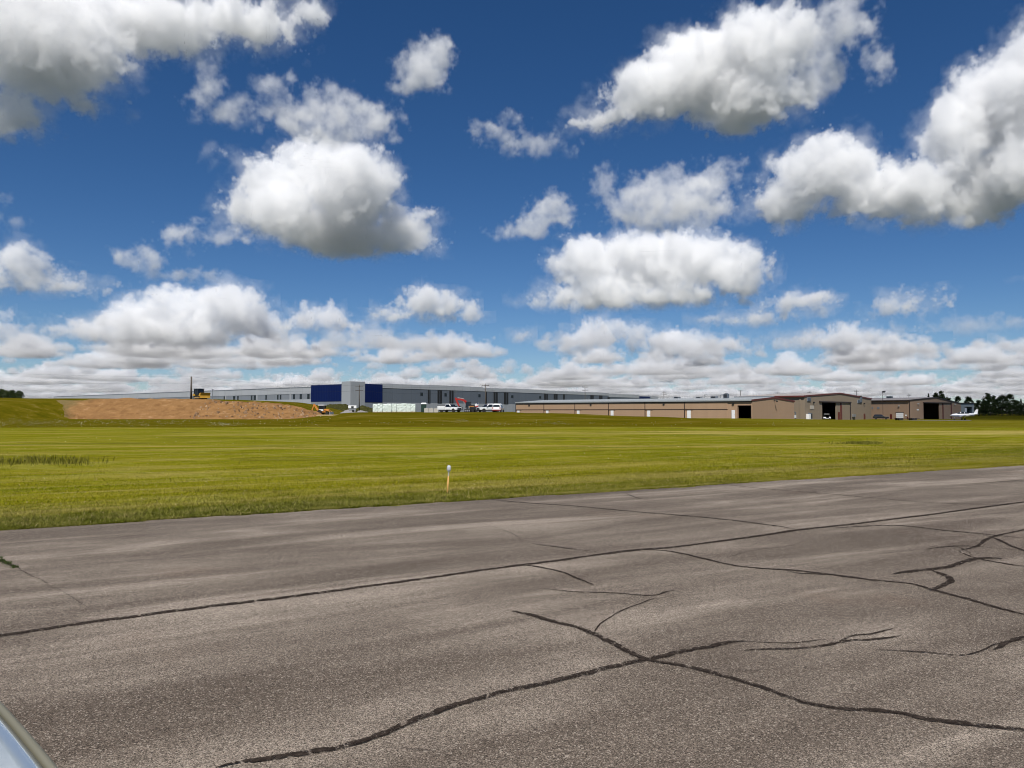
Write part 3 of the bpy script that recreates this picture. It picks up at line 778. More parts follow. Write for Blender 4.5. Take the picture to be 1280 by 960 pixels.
# strip of concrete apron in front of the hangars
def apron():
    # a band that follows the ground: from before the taupe hangar to the far tie-down
    t = np.linspace(0, 1, 60); v = []
    for k in t:
        a = np.array([84., 193.])*(1-k) + np.array([128., 206.])*k
        b = np.array([84., 203.])*(1-k) + np.array([138., 224.])*k
        for s_ in np.linspace(0, 1, 12):
            q = a*(1-s_)+b*s_; v.append((q[0], q[1], tz(*q)+.04))
    i = np.array([r_*12+c_ for r_ in range(59) for c_ in range(11)])
    n = N('apron_asphalt'); p = n.world()
    m = n.done(n.mix(n.noise(p, .25, 5, .6), (.075, .068, .064), (.13, .12, .115)), .9)
    return tag(big_mesh('apron', np.array(v), np.stack([i, i+12, i+13, i+1], -1), m, 4), kind='structure')
apron()

# roof units, aerials
def roof_unit(px, ytop, w, h, depth, label, mat='grey_metal', fan=True):
    p = at(px, ytop, depth); p.z -= h
    t = empty('roof_unit', label, 'roof unit', p, math.atan2(AD.y, AD.x))
    mb = MB(); mb.box(-w/2, w/2, -w/2, w/2, 0, h); mb.build('casing', M[mat], t, bevel=.04)
    mb = MB(); mb.box(-w/2-.05, w/2+.05, -w/2-.05, w/2+.05, -1.6, -.002); mb.build('curb', M['panel_dark'], t)
    mb = MB()
    for k in range(4): mb.box(-w*.42, w*.42, -w/2-.04, -w/2-.002, h*(.14+.2*k), h*(.26+.2*k))
    mb.build('grille', M['black'], t)
    if fan: mb = MB(); mb.lathe([(w*.34, h+.002), (w*.36, h+.16), (w*.30, h+.17)]); mb.build('fan_hood', M['panel_dark'], t)
roof_unit(907.8, 492.3, 1.15, 1.1, 193, 'tallest boxy roof unit on the pale hangar roof, two vents showing', 'panel_dark')
roof_unit(893, 495.2, 1.5, .5, 197, 'flat dark roof unit left of the tallest boxy roof unit', 'panel_mid', False)
roof_unit(874, 496.2, 1.3, .45, 202, 'thin low roof unit between two bent vent pipes and the left hangar bays', 'panel_mid', False)
roof_unit(846.5, 496.2, 1.4, .45, 209, 'small low roof unit above the left end of the pale hangar roof', 'panel_dark', False)
roof_unit(1112, 495.3, 1.7, .5, 262, 'low dark roof unit on the weathered brown roof beside the lamp mast', 'panel_dark', False)
roof_unit(1073.5, 494.6, 1.5, .5, 237, 'low brown roof unit behind the ridge of the grey-tan hangar', 'trim_dark', False)
def vent_pipe(px, ytop, depth, label):
    p = at(px, ytop, depth); z0 = p.z
    mb = MB(); mb.path([(0, 0, -1.6), (0, 0, -.06), (.10, 0, .0), (.6, 0, .02), (.66, 0, -.2)], .06)
    o = mb.build('vent_pipe', M['panel_mid'], loc=p); tag(o, label, 'vent pipe', 'bent vent pipes on the pale hangar roof')
vent_pipe(881, 493.2, 199, 'bent grey vent pipe nearest the thin low roof unit')
vent_pipe(900.6, 493.3, 197, 'bent grey vent pipe close beside the tallest boxy roof unit')

# ================================================================= poles and wires
def pole(px, ytop, H, depth, label, arms=1, lean=0, r=.15, z0=None):
    p = at(px, ytop, depth); base = Vector((p.x, p.y, tz(p.x, p.y)-.2))
    t = empty('utility_pole', label, 'utility pole', base, 0, 'utility poles carrying wires behind the buildings')
    top = p.z-base.z
    mb = MB(); mb.tube((0, 0, 0), (lean, 0, top), r*1.15, r*.8, 10); mb.build('post', M['wood_pole'], t, smooth=True)
    for k in range(arms):
        mb = MB(); z = top-.5-k*1.3; mb.box(lean-1.25, lean+1.25, -.25, -.13, z-.07, z+.07); a = mb.build('crossarm', M['wood_pole'], t)
        mb = MB()
        for q in (-1.15, -.5, .5, 1.15): mb.lathe([(.05, 0), (.08, .1), (.05, .22)], (lean+q, -.19, z+.072), 8)
        mb.build('insulator', M['panel_mid'], a)
    return Vector((p.x+lean, p.y, p.z))
tops = []
tops.append(pole(239.3, 470.6, 11, 202, 'thick dark utility pole beside the yellow bulldozer on the soil heap', 0, 0, .24))
tops.append(pole(449.3, 480.8, 11, 235, 'utility pole with two crossarms before the pale grey tower', 2, 0, .15))
tops.append(pole(606.8, 480.2, 11, 258, 'thin utility pole rising above the white ambulance-like truck', 1, 0, .13))
tops.append(pole(731.3, 482.6, 11, 318, 'utility pole with two crossarms behind the warehouse roof end', 2, 0, .14))
tops.append(pole(829.8, 489.0, 11, 380, 'utility pole just right of the warehouse\'s far end', 2, 0, .15))
tops.append(pole(924.4, 487.6, 11, 370, 'leaning utility pole above the pale hangar roof right of the boxy roof unit', 1, .5, .16))
tops.append(pole(971.4, 490.2, 11, 400, 'utility pole top showing above the peak of the pale-roofed hangar row', 1, 0, .12))
tops.append(pole(1011.5, 489.4, 11, 390, 'utility pole crossarm showing above the grey-tan hangar\'s left eave', 1, 0, .12))
tops.append(pole(1070.8, 488.0, 11, 360, 'utility pole right of the grey-tan hangar\'s peak', 1, 0, .15))
tops.append(pole(1136, 493.2, 11, 400, 'utility pole crossarm just above the brown roof right of the lamp mast', 1, 0, .12))
# stub in the building site and dozer exhaust neighbour
def wire(name, pts, sag, label, r=.022):
    mb = MB(); out = []
    for a, b in zip(pts[:-1], pts[1:]):
        for k in range(14):
            t = k/14; p = a.lerp(b, t); p = p - Vector((0, 0, sag*4*t*(1-t))); out.append(p)
    out.append(pts[-1]); mb.path(out, r, 4)
    tag(mb.build(name, M['black']), label, 'power line', 'overhead wires between the utility poles')
off = at(-260, 452, 175); off2 = at(1400, 489, 440)
wire('power_line', [off] + [t + Vector((0, 0, -.1)) for t in tops] + [off2], .9, 'topmost thin overhead wire strung between the utility poles')
wire('power_line', [off-Vector((0, 0, 1.9))] + [t - Vector((0, 0, 1.9)) for t in tops[:6]], 1.2, 'lower thin overhead wire sagging between the left utility poles')
def lamp_mast():
    p = at(1103.2, 490.0, 236); z0 = tz(p.x, p.y)
    t = empty('lamp_mast', 'slim dark lamp mast before the white garage door hangar', 'lamp mast', (p.x, p.y, z0))
    H = p.z-z0
    mb = MB(); mb.tube((0, 0, -.2), (0, 0, H), .08, .05); mb.build('post', M['trim_dark'], t)
    mb = MB(); mb.box(-.05, .55, -.25, .25, H-.2, H+.25); mb.frustum((.5, .6, -.3, .3), H-.15, (.1, .9, -.3, .3), H+.35); mb.build('lamp_head', M['black'], t)
lamp_mast()
def stub_pole():
    p = at(265.8, 486.2, 214); z0 = tz(p.x, p.y)
    mb = MB(); mb.tube((0, 0, -.2), (0, 0, p.z-z0), .11, .09); mb.box(-.2, .2, -.1, .1, p.z-z0-.3, p.z-z0)
    tag(mb.build('post', M['panel_mid'], loc=(p.x, p.y, z0)), 'short grey post right of the yellow bulldozer', 'post')
stub_pole()
# ================================================================= vehicles and machines
def wheel(parent, x, y, r=.38, w=.25, side=1, rim='steel'):
    t = MB(); t.lathe([(r*.62, -w/2), (r*.93, -w/2), (r, -w*.32), (r, w*.32), (r*.93, w/2), (r*.62, w/2)], n=20)
    v = t.v; t.v = [(a, c, b) for a, b, c in v]           # axle along y
    o = t.build('wheel', M['rubber'], parent, loc=(x, y, r))
    q = MB(); q.lathe([(r*.60, -w*.36), (r*.60, w*.36), (r*.25, w*.30)] if side > 0 else [(r*.25, -w*.30), (r*.60, -w*.36), (r*.60, w*.36)], n=16)
    q.v = [(a, c, b) for a, b, c in q.v]
    q.build('rim', M[rim], o)
    return o
def standing(px, y, depth):
    p = at(px, 514, depth); return Vector((p.x, p.y, tz(p.x, p.y)))
def pickup(loc, rz, label, body='service', group=None):
    """white work truck, nose along +x"""
    t = empty('pickup_truck', label, 'truck', loc, rz, group)
    L0, L1 = -3.0, 2.9
    # cab and bonnet in one pressing
    mb = MB()
    prof = [(-.75, .55), (-.75, 1.15), (1.0, 1.18), (2.55, 1.12), (2.88, 1.02), (2.92, .55)]
    mb.prism(prof, -.96, .96)
    mb.frustum((-.75, 1.15, -.95, .95), 1.14, (-.62, .55, -.74, .74), 1.93)
    b = mb.build('body', M['white'], t, bevel=.07)
    mb = MB()      # windscreen, side and rear windows a little proud of the cab
    mb.add([(1.10, -.86, 1.20), (1.10, .86, 1.20), (.62, .70, 1.86), (.62, -.70, 1.86)], [(0, 1, 2, 3)])
    mb.v = [(x+.035, y, z+.02) for x, y, z in mb.v]; mb.build('windscreen', M['glass'], t)
    for s in (-1, 1):
        mb = MB(); mb.add([(-.60, s*.955, 1.24), (.92, s*.955, 1.24), (.48, s*.79, 1.82), (-.50, s*.79, 1.82)], [(0, 1, 2, 3) if s < 0 else (3, 2, 1, 0)])
        mb.v = [(x, y+s*.012, z) for x, y, z in mb.v]; mb.build('side_window', M['glass'], t)
        mb = MB(); mb.box(.9, 1.08, s*1.0-.08, s*1.0+.16*s if s > 0 else s*1.0+.08, 1.2, 1.42); mb.build('mirror', M['black'], t)
        mb = MB(); mb.box(2.80, 2.94, s*.72-.2, s*.72+.2, .84, 1.0); mb.build('headlight', M['grey_metal'], t)
        mb = MB(); mb.box(-.4, .9, s*.965-.012, s*.965+.012, .70, .73); mb.build('door_seam', M['black'], t)
    mb = MB(); mb.box(2.90, 2.97, -.5, .5, .72, 1.03); mb.build('grille', M['black'], t)
    mb = MB(); mb.box(2.82, 3.05, -.95, .95, .48, .68); mb.build('bumper', M['black'], t, bevel=.03)
    if body == 'service':
        mb = MB(); mb.box(-3.0, -.82, -1.02, -.62, .62, 1.48); mb.box(-3.0, -.82, .62, 1.02, .62, 1.48); mb.box(-3.0, -.82, -.62, .62, .62, .85); mb.box(-3.0, -2.94, -.62, .62, .85, 1.35)
        bed = mb.build('service_body', M['white'], t, bevel=.03)
        for k in range(3):
            for s in (-1, 1):
                mb = MB(); mb.box(-2.92+k*.72, -2.28+k*.72, s*1.03-.012, s*1.03+.012, .98, 1.42); d = mb.build('locker_door', M['white'], bed)
        mb = MB(); mb.box(-3.0, -.85, -.98, -.92, 1.49, 1.60); mb.box(-3.0, -.85, .92, .98, 1.49, 1.60); mb.build('rack_rail', M['black'], t)
    else:
        mb = MB(); mb.box(-3.0, -.82, -1.0, 1.0, .62, 1.72); mb.frustum((-3.0, -.82, -1.0, 1.0), 1.715, (-2.9, -.9, -.85, .85), 2.0); mb.build('box_body', M['white'], t, bevel=.05)
        mb = MB(); mb.box(-1.6, -.95, -1.02, -1.003, .8, 1.6); mb.build('side_hatch', M['grey_metal'], t)
        mb = MB(); mb.box(-2.9, -.6, -.8, -.74, 2.0, 2.12); mb.box(-2.9, -.6, .74, .8, 2.0, 2.12); mb.box(-.7, -.6, -.8, .8, 2.02, 2.1); mb.build('rack_rail', M['steel'], t)
        mb = MB(); mb.box(-.3, .1, -.5, .5, 1.94, 2.04); mb.build('light_bar', M['grey_metal'], t)
    mb = MB(); mb.box(-2.95, 2.8, -.55, .55, .38, .6); mb.build('chassis', M['black'], t)
    for x in (-1.85, 1.85):
        for s in (-1, 1):
            wheel(t, x, s*.86, .40, .26, s)
            mb = MB(); mb.prism([(x+.5*math.cos(a), .40+.5*math.sin(a)) for a in [math.pi*k/8 for k in range(9)]], s*.965-.01, s*.965+.01)
            mb.build('wheel_arch', M['black'], t)
    return t
Zt = 168
pickup(standing(562.5, 514, Zt)-Vector((0, 0, .0)), R(-38), 'white service-body work truck parked nose right beside the concrete blocks', 'service')
pickup(standing(611, 514, 172), R(180+32), 'white work truck with ladder rack parked nose left behind the white suv', 'van')
def suv(loc, rz, label):
    t = empty('suv', label, 'car', loc, rz)
    mb = MB(); mb.prism([(-2.3, .45), (-2.36, .75), (-2.3, 1.12), (1.1, 1.10), (2.15, .98), (2.3, .75), (2.3, .45)], -.95, .95)
    mb.frustum((-2.28, 1.05, -.94, .94), 1.09, (-2.05, .3, -.74, .74), 1.78); mb.build('body', M['white'], t, bevel=.08)
    mb = MB(); mb.add([(-2.285, -.78, 1.18), (-2.285, .78, 1.18), (-2.10, .66, 1.66), (-2.10, -.66, 1.66)], [(3, 2, 1, 0)]); mb.v = [(x-.03, y, z) for x, y, z in mb.v]; mb.build('rear_window', M['glass'], t)
    mb = MB(); mb.add([(1.05, -.82, 1.14), (1.05, .82, 1.14), (.38, .68, 1.72), (.38, -.68, 1.72)], [(0, 1, 2, 3)]); mb.v = [(x+.04, y, z+.02) for x, y, z in mb.v]; mb.build('windscreen', M['glass'], t)
    for s in (-1, 1):
        mb = MB(); mb.add([(-2.0, s*.95, 1.16), (.85, s*.95, 1.16), (.25, s*.78, 1.68), (-1.85, s*.78, 1.68)], [(0, 1, 2, 3)]); mb.v = [(x, y+s*.012, z) for x, y, z in mb.v]; mb.build('side_window', M['glass'], t)
        mb = MB(); mb.box(-2.39, -2.28, s*.8-.1, s*.8+.1, .82, 1.1); mb.build('tail_light', M['red'], t)
    mb = MB(); mb.box(-2.42, -2.3, -.9, .9, .42, .56); mb.build('bumper', M['red'], t)
    for x in (-1.45, 1.4):
        for s in (-1, 1): wheel(t, x, s*.84, .35, .22, s)
    return t
suv(standing(623, 514, 163), R(90-10), 'white suv seen from behind with its dark rear window, right of the work trucks')
def dark_car():
    p = standing(1101, 514, 236)
    t = empty('suv', 'black suv parked against the pinkish-tan hangar wall beside the lamp mast', 'car', p, R(-28))
    mb = MB(); mb.prism([(-2.3, .4), (-2.3, 1.0), (1.2, 1.0), (2.2, .9), (2.3, .4)], -.92, .92); mb.frustum((-2.2, 1.0, -.9, .9), .99, (-1.8, .2, -.7, .7), 1.62); mb.build('body', paint('black_car_paint', (.008, .008, .010), .25, coat=.6), t, bevel=.1)
    for s in (-1, 1):
        mb = MB(); mb.add([(-1.95, s*.90, 1.06), (.8, s*.90, 1.06), (.2, s*.74, 1.54), (-1.65, s*.74, 1.54)], [(0, 1, 2, 3)]); mb.v = [(x, y+s*.015, z) for x, y, z in mb.v]; mb.build('side_window', M['glass'], t)
    for x in (-1.45, 1.45):
        for s in (-1, 1): wheel(t, x, s*.82, .36, .22, s)
dark_car()

def track(parent, x0, x1, y, w, h, mat='black'):
    r = h/2; pts = []
    for k in range(9): a = math.pi/2+math.pi*k/8; pts.append((x0+r+r*math.cos(a), r+r*math.sin(a)))
    for k in range(9): a = -math.pi/2+math.pi*k/8; pts.append((x1-r+r*math.cos(a), r+r*math.sin(a)))
    mb = MB(); mb.prism(pts, y-w/2, y+w/2); o = mb.build('track', M[mat], parent)
    mb = MB()
    for k in range(5): 
        c = x0+r+(x1-x0-2*r)*k/4; mb.tube((c, y-w/2-.03, r), (c, y+w/2+.03, r), r*.55, n=12)
    mb.build('track_roller', M['steel'], o); return o
def bulldozer():
    p = at(249.5, 499, 200); p.z = tz(p.x, p.y)
    t = empty('bulldozer', 'yellow bulldozer with a dark glazed cab on top of the soil heap', 'bulldozer', p, R(-36))
    for s in (-1, 1): track(t, -1.7, 1.7, s*.95, .5, .95)
    mb = MB(); mb.box(-1.6, 1.9, -.62, .62, .55, 1.35); mb.frustum((.55, 1.95, -.55, .55), 1.34, (.55, 1.85, -.48, .48), 1.78); mb.box(-1.9, -.9, -.95, .95, 1.0, 1.6); mb.build('body', M['yellow'], t, bevel=.06)
    mb = MB(); mb.frustum((-1.35, .6, -.85, .85), 1.36, (-1.2, .45, -.8, .8), 2.85); c = mb.build('cab', M['glass'], t)
    mb = MB(); mb.box(-1.4, .6, -.95, .95, 2.86, 3.02); mb.build('cab_roof', M['black'], c)
    mb = MB()
    for x, y in ((-1.3, -.88), (-1.3, .88), (.55, -.88), (.55, .88), (-.4, -.88), (-.4, .88)): mb.tube((x, y, 1.4), (x*.94, y*.96, 2.87), .08)
    mb.build('cab_post', M['black'], c)
    mb = MB(); mb.tube((1.2, .3, 1.7), (1.2, .3, 2.6), .06); mb.build('exhaust', M['black'], t)
    mb = MB(); rings = []
    for y in (-1.45, 1.45):
        rings.append([(2.75-.18*math.sin(math.pi*k/8)+.02*k-.0, y, .45+1.45*k/8) for k in range(9)] + [(2.62-.18*math.sin(math.pi*k/8)+.02*k, y, .45+1.45*k/8) for k in range(8, -1, -1)])
    mb.loft(rings); mb.build('blade', M['yellow'], t)
    for s in (-1, 1): mb = MB(); mb.tube((-.3, s*1.32, .5), (2.6, s*1.32, .45), .10); mb.build('push_arm', M['yellow'], t)
    for s in (-1, 1): mb = MB(); mb.tube((1.7, s*.5, 1.2), (2.6, s*.5, .9), .06); mb.build('lift_ram', M['steel'], t)
    mb = MB(); mb.box(-2.5, -1.9, -.8, .8, .5, .9)
    for y in (-.6, 0, .6): mb.frustum((-2.5, -2.3, y-.06, y+.06), .5, (-2.5, -2.3, y-.06, y+.06), .9); mb.tube((-2.4, y, .55), (-2.3, y, .1), .08, .03)
    mb.build('ripper', M['black'], t)
bulldozer()

def backhoe():
    p = standing(403.5, 514, 186)
    t = empty('backhoe', 'yellow backhoe loader with a white cab roof at the right foot of the soil heap', 'backhoe', p, R(-14))
    mb = MB(); mb.box(-.9, 1.0, -.5, .5, .7, 1.15); mb.frustum((.5, 1.9, -.42, .42), .95, (.5, 1.8, -.38, .38), 1.6); mb.build('body', M['orange'], t, bevel=.05)
    mb = MB()
    for x, y in ((-.75, -.6), (-.75, .6), (.5, -.6), (.5, .6)): mb.tube((x, y, 1.1), (x, y, 2.45), .05)
    c = mb.build('cab_frame', M['black'], t)
    mb = MB(); mb.box(-.95, .7, -.75, .75, 2.45, 2.62); mb.build('cab_roof', M['white'], c, bevel=.04)
    mb = MB(); mb.box(-.7, .45, -.58, .58, 1.5, 2.4); mb.build('cab_glass', M['glass'], c)
    mb = MB(); mb.box(-.75, .5, -.61, .61, 1.1, 1.48); mb.build('cab_panel', M['white'], c)
    for s in (-1, 1): wheel(t, -.55, s*.75, .68, .42, s, 'yellow'); wheel(t, 1.45, s*.65, .42, .3, s, 'yellow')
    mb = MB(); mb.path([(.6, -.55, 1.3), (1.9, -.55, 1.1), (2.35, -.55, .55)], .07); mb.path([(.6, .55, 1.3), (1.9, .55, 1.1), (2.35, .55, .55)], .07); mb.build('loader_arm', M['orange'], t)
    mb = MB(); mb.prism([(2.2, .12), (2.95, .10), (3.0, .16), (2.45, .35), (2.40, .8), (2.25, .85)], -1.0, 1.0); mb.build('loader_bucket', M['steel'], t)
    mb = MB(); mb.prism([(-.9, .8), (-.9, 1.1), (-2.2, 2.75), (-2.45, 2.75), (-2.35, 2.35), (-1.2, .75)], -.14, .14); b = mb.build('boom', M['orange'], t)
    mb = MB(); mb.prism([(-2.2, 2.9), (-2.5, 2.85), (-3.1, 1.2), (-2.85, 1.1)], -.11, .11); mb.build('dipper', M['orange'], b)
    mb = MB(); mb.prism([(-2.8, 1.25), (-3.15, 1.25), (-3.3, .8), (-2.9, .35), (-2.55, .5), (-2.7, .8)], -.3, .3); mb.build('bucket', M['black'], b)
    for s in (-1, 1): mb = MB(); mb.tube((-1.1, s*.5, .9), (-1.5, s*1.1, .1), .07); mb.build('stabiliser', M['black'], t)
backhoe()

def excavator():
    p = standing(588.5, 514, 190)
    t = empty('excavator', 'red excavator with its boom arched over behind the white service truck', 'excavator', p, R(180-16))
    for s in (-1, 1): track(t, -1.5, 1.5, s*.9, .5, .8)
    mb = MB(); mb.box(-1.6, .9, -.95, .95, .85, 1.15); mb.prism([(-1.7, 1.1), (-1.7, 1.75), (-1.3, 1.9), (-.2, 1.9), (.0, 1.1)], -.95, .95); mb.build('house', M['black'], t, bevel=.05)
    mb = MB(); mb.box(-1.2, .3, .2, .96, 1.16, 1.6); mb.build('side_panel', M['orange'], t)
    mb = MB(); mb.frustum((-.1, 1.1, .05, .95), 1.16, (.0, .95, .1, .92), 2.55); c = mb.build('cab', M['glass'], t)
    mb = MB()
    for x, y in ((-.1, .05), (-.1, .95), (1.08, .05), (1.08, .95)): mb.tube((x, y, 1.16), (x*.9, .5+(y-.5)*.94, 2.56), .05)
    mb.box(-.1, 1.0, .06, .95, 2.556, 2.66); mb.build('cab_frame', M['black'], c)
    def limb(pts, w, th):
        mb = MB(); up, lo = [], []
        for i, (x, z, h) in enumerate(pts):
            a = pts[max(i-1, 0)]; b = pts[min(i+1, len(pts)-1)]; d = Vector((b[0]-a[0], b[1]-a[1])).normalized()
            up.append((x-d.y*h, z+d.x*h)); lo.append((x+d.y*h, z-d.x*h))
        for i in range(len(pts)-1): mb.prism([up[i], up[i+1], lo[i+1], lo[i]], -w, w)
        return mb
    bm_ = limb([(.8, 1.25, .18), (.85, 2.0, .24), (1.5, 2.85, .27), (2.4, 3.25, .24), (3.3, 3.35, .20), (3.75, 3.3, .16)], .17, .2)
    boom = bm_.build('boom', M['red'], t)
    st = limb([(4.2, 3.75, .16), (3.95, 3.3, .24), (3.55, 2.3, .20), (3.1, 1.4, .14)], .14, .2); s_ = st.build('stick', M['red'], boom)
    mb = MB(); mb.prism([(3.2, 1.55), (2.85, 1.55), (2.35, 1.2), (2.3, .75), (2.7, .55), (3.1, .95)], -.4, .4); mb.build('bucket', M['black'], s_)
    mb = MB(); mb.tube((1.9, -.02, 3.45), (3.6, -.02, 3.75), .07); mb.build('stick_ram', M['steel'], boom)
    mb = MB(); mb.tube((1.0, .3, 1.4), (1.9, .3, 2.7), .08); mb.tube((1.0, -.3, 1.4), (1.9, -.3, 2.7), .08); mb.build('boom_ram', M['steel'], boom)
excavator()
def skid():
    p = standing(592.5, 514, 184)
    t = empty('trailer', 'low dark equipment trailer parked between the excavator and the white work truck', 'trailer', p, R(12))
    mb = MB(); mb.box(-1.4, 1.7, -.9, .9, .55, .72); mb.path([(1.7, 0, .62), (2.6, 0, .55)], .05); mb.build('deck', M['black'], t)
    mb = MB(); mb.box(-1.4, -1.3, -.9, .9, .72, 1.5); mb.box(1.6, 1.7, -.9, .9, .72, 1.3); mb.box(-1.4, 1.7, .82, .9, 1.0, 1.1); mb.build('side_rail', M['steel'], t)
    mb = MB(); mb.box(-.9, .9, -.6, .6, .73, 1.35); mb.build('load', M['black'], t, bevel=.1)
    for x in (-.5, .45):
        for s in (-1, 1): wheel(t, x, s*.98, .34, .2, s)
skid()
def flag():
    p = standing(598, 514, 186); top = at(598.3, 503.6, 186).z-p.z
    t = empty('flag', 'small red, white and blue flag on a thin staff above the parked trucks', 'flag', p)
    mb = MB(); mb.tube((0, 0, 0), (0, 0, top+.1), .025); mb.build('staff', M['grey_metal'], t)
    def strip(a, b, c, d):
        mb = MB(); n = 8; V = []
        for i in range(n+1):
            u = i/n; x = -.02-.85*(a+(b-a)*u); y = .06*math.sin(9*(a+(b-a)*u))-.02
            for z in (c, d):
                for q in (0, .012): V.append((x, y+q, top-.95+z*.9-.35*(a+(b-a)*u)*.6))
        F_ = []
        for i in range(n):
            k = 4*i; F_ += [(k, k+4, k+6, k+2), (k+1, k+3, k+7, k+5), (k+2, k+6, k+7, k+3), (k, k+1, k+5, k+4)]
        F_ += [(0, 2, 3, 1), (4*n, 4*n+1, 4*n+3, 4*n+2)]
        return mb.add(V, F_)
    cloth = strip(0, 1, 0, .36).build('cloth', M['flag_red'], t)
    strip(0, 1, .362, .70).build('cloth', M['flag_white'], t)
    strip(0, .42, .702, 1.0).build('canton', M['flag_blue'], t); strip(.421, 1, .702, 1.0).build('cloth', M['flag_white'], t)
flag()
def portable_toilet():
    p = standing(529.6, 514, 176)
    t = empty('portable_toilet', 'dark green portable toilet with a white roof beside the wrapped pallets', 'toilet', p, R(8))
    mb = MB(); mb.box(-.62, .62, -.6, .6, .05, 1.95); mb.build('cabin', M['green_plastic'], t, bevel=.05)
    mb = MB(); mb.frustum((-.7, .7, -.68, .68), 1.952, (-.5, .5, -.45, .45), 2.28); mb.build('roof', M['white'], t, bevel=.05)
    mb = MB(); mb.box(-.42, .42, -.65, -.602, .15, 1.85); d = mb.build('door', M['green_plastic'], t); mb = MB(); mb.box(.28, .36, -.69, -.652, .9, 1.1); mb.build('latch', M['steel'], d)
    mb = MB(); mb.box(-.65, .65, -.65, .65, -.1, .05); mb.build('skid_base', M['black'], t)
portable_toilet()
def pallets():
    labs = ['leftmost white plastic-wrapped pallet, beside the dark soil ridge', 'second white wrapped pallet from the left', 'third white wrapped pallet from the left', 'fourth white wrapped pallet from the left, a little taller', 'middle one of the nine white wrapped pallets', 'fourth white wrapped pallet from the right', 'third white wrapped pallet from the right', 'second white wrapped pallet from the right', 'rightmost white wrapped pallet, next to the portable toilet']
    r = random.Random(4)
    for k in range(9):
        px = 469.4+k*5.93; p = standing(px, 514, 172+r.uniform(-.3, .3)); h = at(px, 504.7, 172).z - p.z + r.uniform(-.07, .07)
        t = empty('wrapped_pallet', labs[k], 'pallet', p, R(r.uniform(-4, 4)), 'wrapped pallets in a row on the plateau')
        mb = MB(); w = .535
        rings = []
        for j in range(8):
            z = .16+(h-.16)*j/7; q = w*(1 - (.05 if j in (0, 7) else 0))
            ring = []
            for (a, b) in ((-1, -1), (-.33, -1), (.33, -1), (1, -1), (1, -.33), (1, .33), (1, 1), (.33, 1), (-.33, 1), (-1, 1), (-1, .33), (-1, -.33)):
                ring.append((a*q+r.uniform(-.025, .025), b*q*1.1+r.uniform(-.05, .05), z+(r.uniform(-.03, .06) if j == 7 else 0)))
            rings.append(ring)
        mb.loft(rings); mb.build('load', M['wrap'], t)
        mb = MB()
        for y in (-.5, 0, .5): mb.box(-.54, .54, y-.06, y+.06, 0, .10)
        mb.box(-.56, .56, -.62, .62, .101, .155); mb.build('pallet_base', M['lumber'], t)
pallets()
def blocks():
    r = random.Random(9)
    labs = ['raw concrete block next to the portable toilet', 'middle one of the three concrete blocks left of the white service truck', 'raw concrete block nearest the tail of the white service truck']
    for k, px in enumerate((533.2, 539.0, 545.2)):
        p = standing(px, 514, 171)
        mb = MB(); mb.frustum((-.53, .53, -.35, .35), -.1, (-.5, .5, -.28, .28), .95+r.uniform(-.05, .05)); mb.box(-.12, .12, -.08, .08, .9, 1.04)
        tag(mb.build('concrete_block', M['concrete'], bevel=.04, loc=p, rz=R(r.uniform(-6, 6))), labs[k], 'concrete block', 'concrete blocks beside the service truck')
blocks()
def site_bits():
    p = standing(440.5, 514, 198)
    t = empty('light_tower', 'small white towable site machine standing on the grey gravel pile\'s right side', 'site machine', p+Vector((0, 0, .1)), R(10))
    mb = MB(); mb.box(-1.1, 1.1, -.6, .6, 1.0, 1.75); mb.build('housing', M['white'], t, bevel=.08)
    mb = MB(); mb.box(-.9, .9, -.5, .5, .35, 1.0); mb.build('frame', M['steel'], t)
    mb = MB(); mb.box(-.3, .35, -.63, -.603, 1.1, 1.6); mb.build('panel', M['black'], t)
    for s in (-1, 1): wheel(t, .2, s*.62, .33, .18, s)
    p = standing(412, 514, 140)
    mb = MB(); rr = random.Random(2)
    for k in range(5): mb.box(-2.3+rr.uniform(-.15, .15), 2.2+rr.uniform(-.2, .2), -.7+k*.28, -.46+k*.28, .06, .12); mb.box(-2.2, 2.3, -.7+k*.28, -.46+k*.28, .14, .24)
    for x in (-1.6, 0, 1.6): mb.box(x-.06, x+.06, -.7, .7, -.1, .055)
    tag(mb.build('lumber_stack', M['lumber'], loc=p, rz=R(4)), 'low stack of pale boards lying at the right foot of the soil heap', 'lumber')
site_bits()
def golf_cart():
    p = at(1033.6, 514, 214); p.z = tz(p.x, p.y)
    t = empty('golf_cart', 'white golf cart parked in the dark doorway of the grey-tan hangar', 'golf cart', p, R(-20))
    mb = MB(); mb.prism([(-.95, .30), (-1.0, .72), (-.3, .72), (-.2, .42), (.45, .42), (.65, .85), (.95, .75), (1.0, .30)], -.5, .5); mb.build('body', M['white'], t, bevel=.05)
    mb = MB(); mb.box(-.85, .62, -.55, .55, 1.55, 1.63); mb.build('canopy', M['white'], t, bevel=.03)
    mb = MB()
    for x, y in ((-.8, -.47), (-.8, .47), (.58, -.47), (.58, .47)): mb.tube((x, y, .7), (x*.96, y, 1.55), .03)
    mb.build('canopy_post', M['black'], t)
    mb = MB(); mb.box(-.85, -.35, -.46, .46, .73, .85); mb.box(-.9, -.78, -.46, .46, .85, 1.2); mb.build('seat', M['black'], t)
    for x in (-.65, .65):
        for s in (-1, 1): wheel(t, x, s*.45, .22, .18, s)
golf_cart()
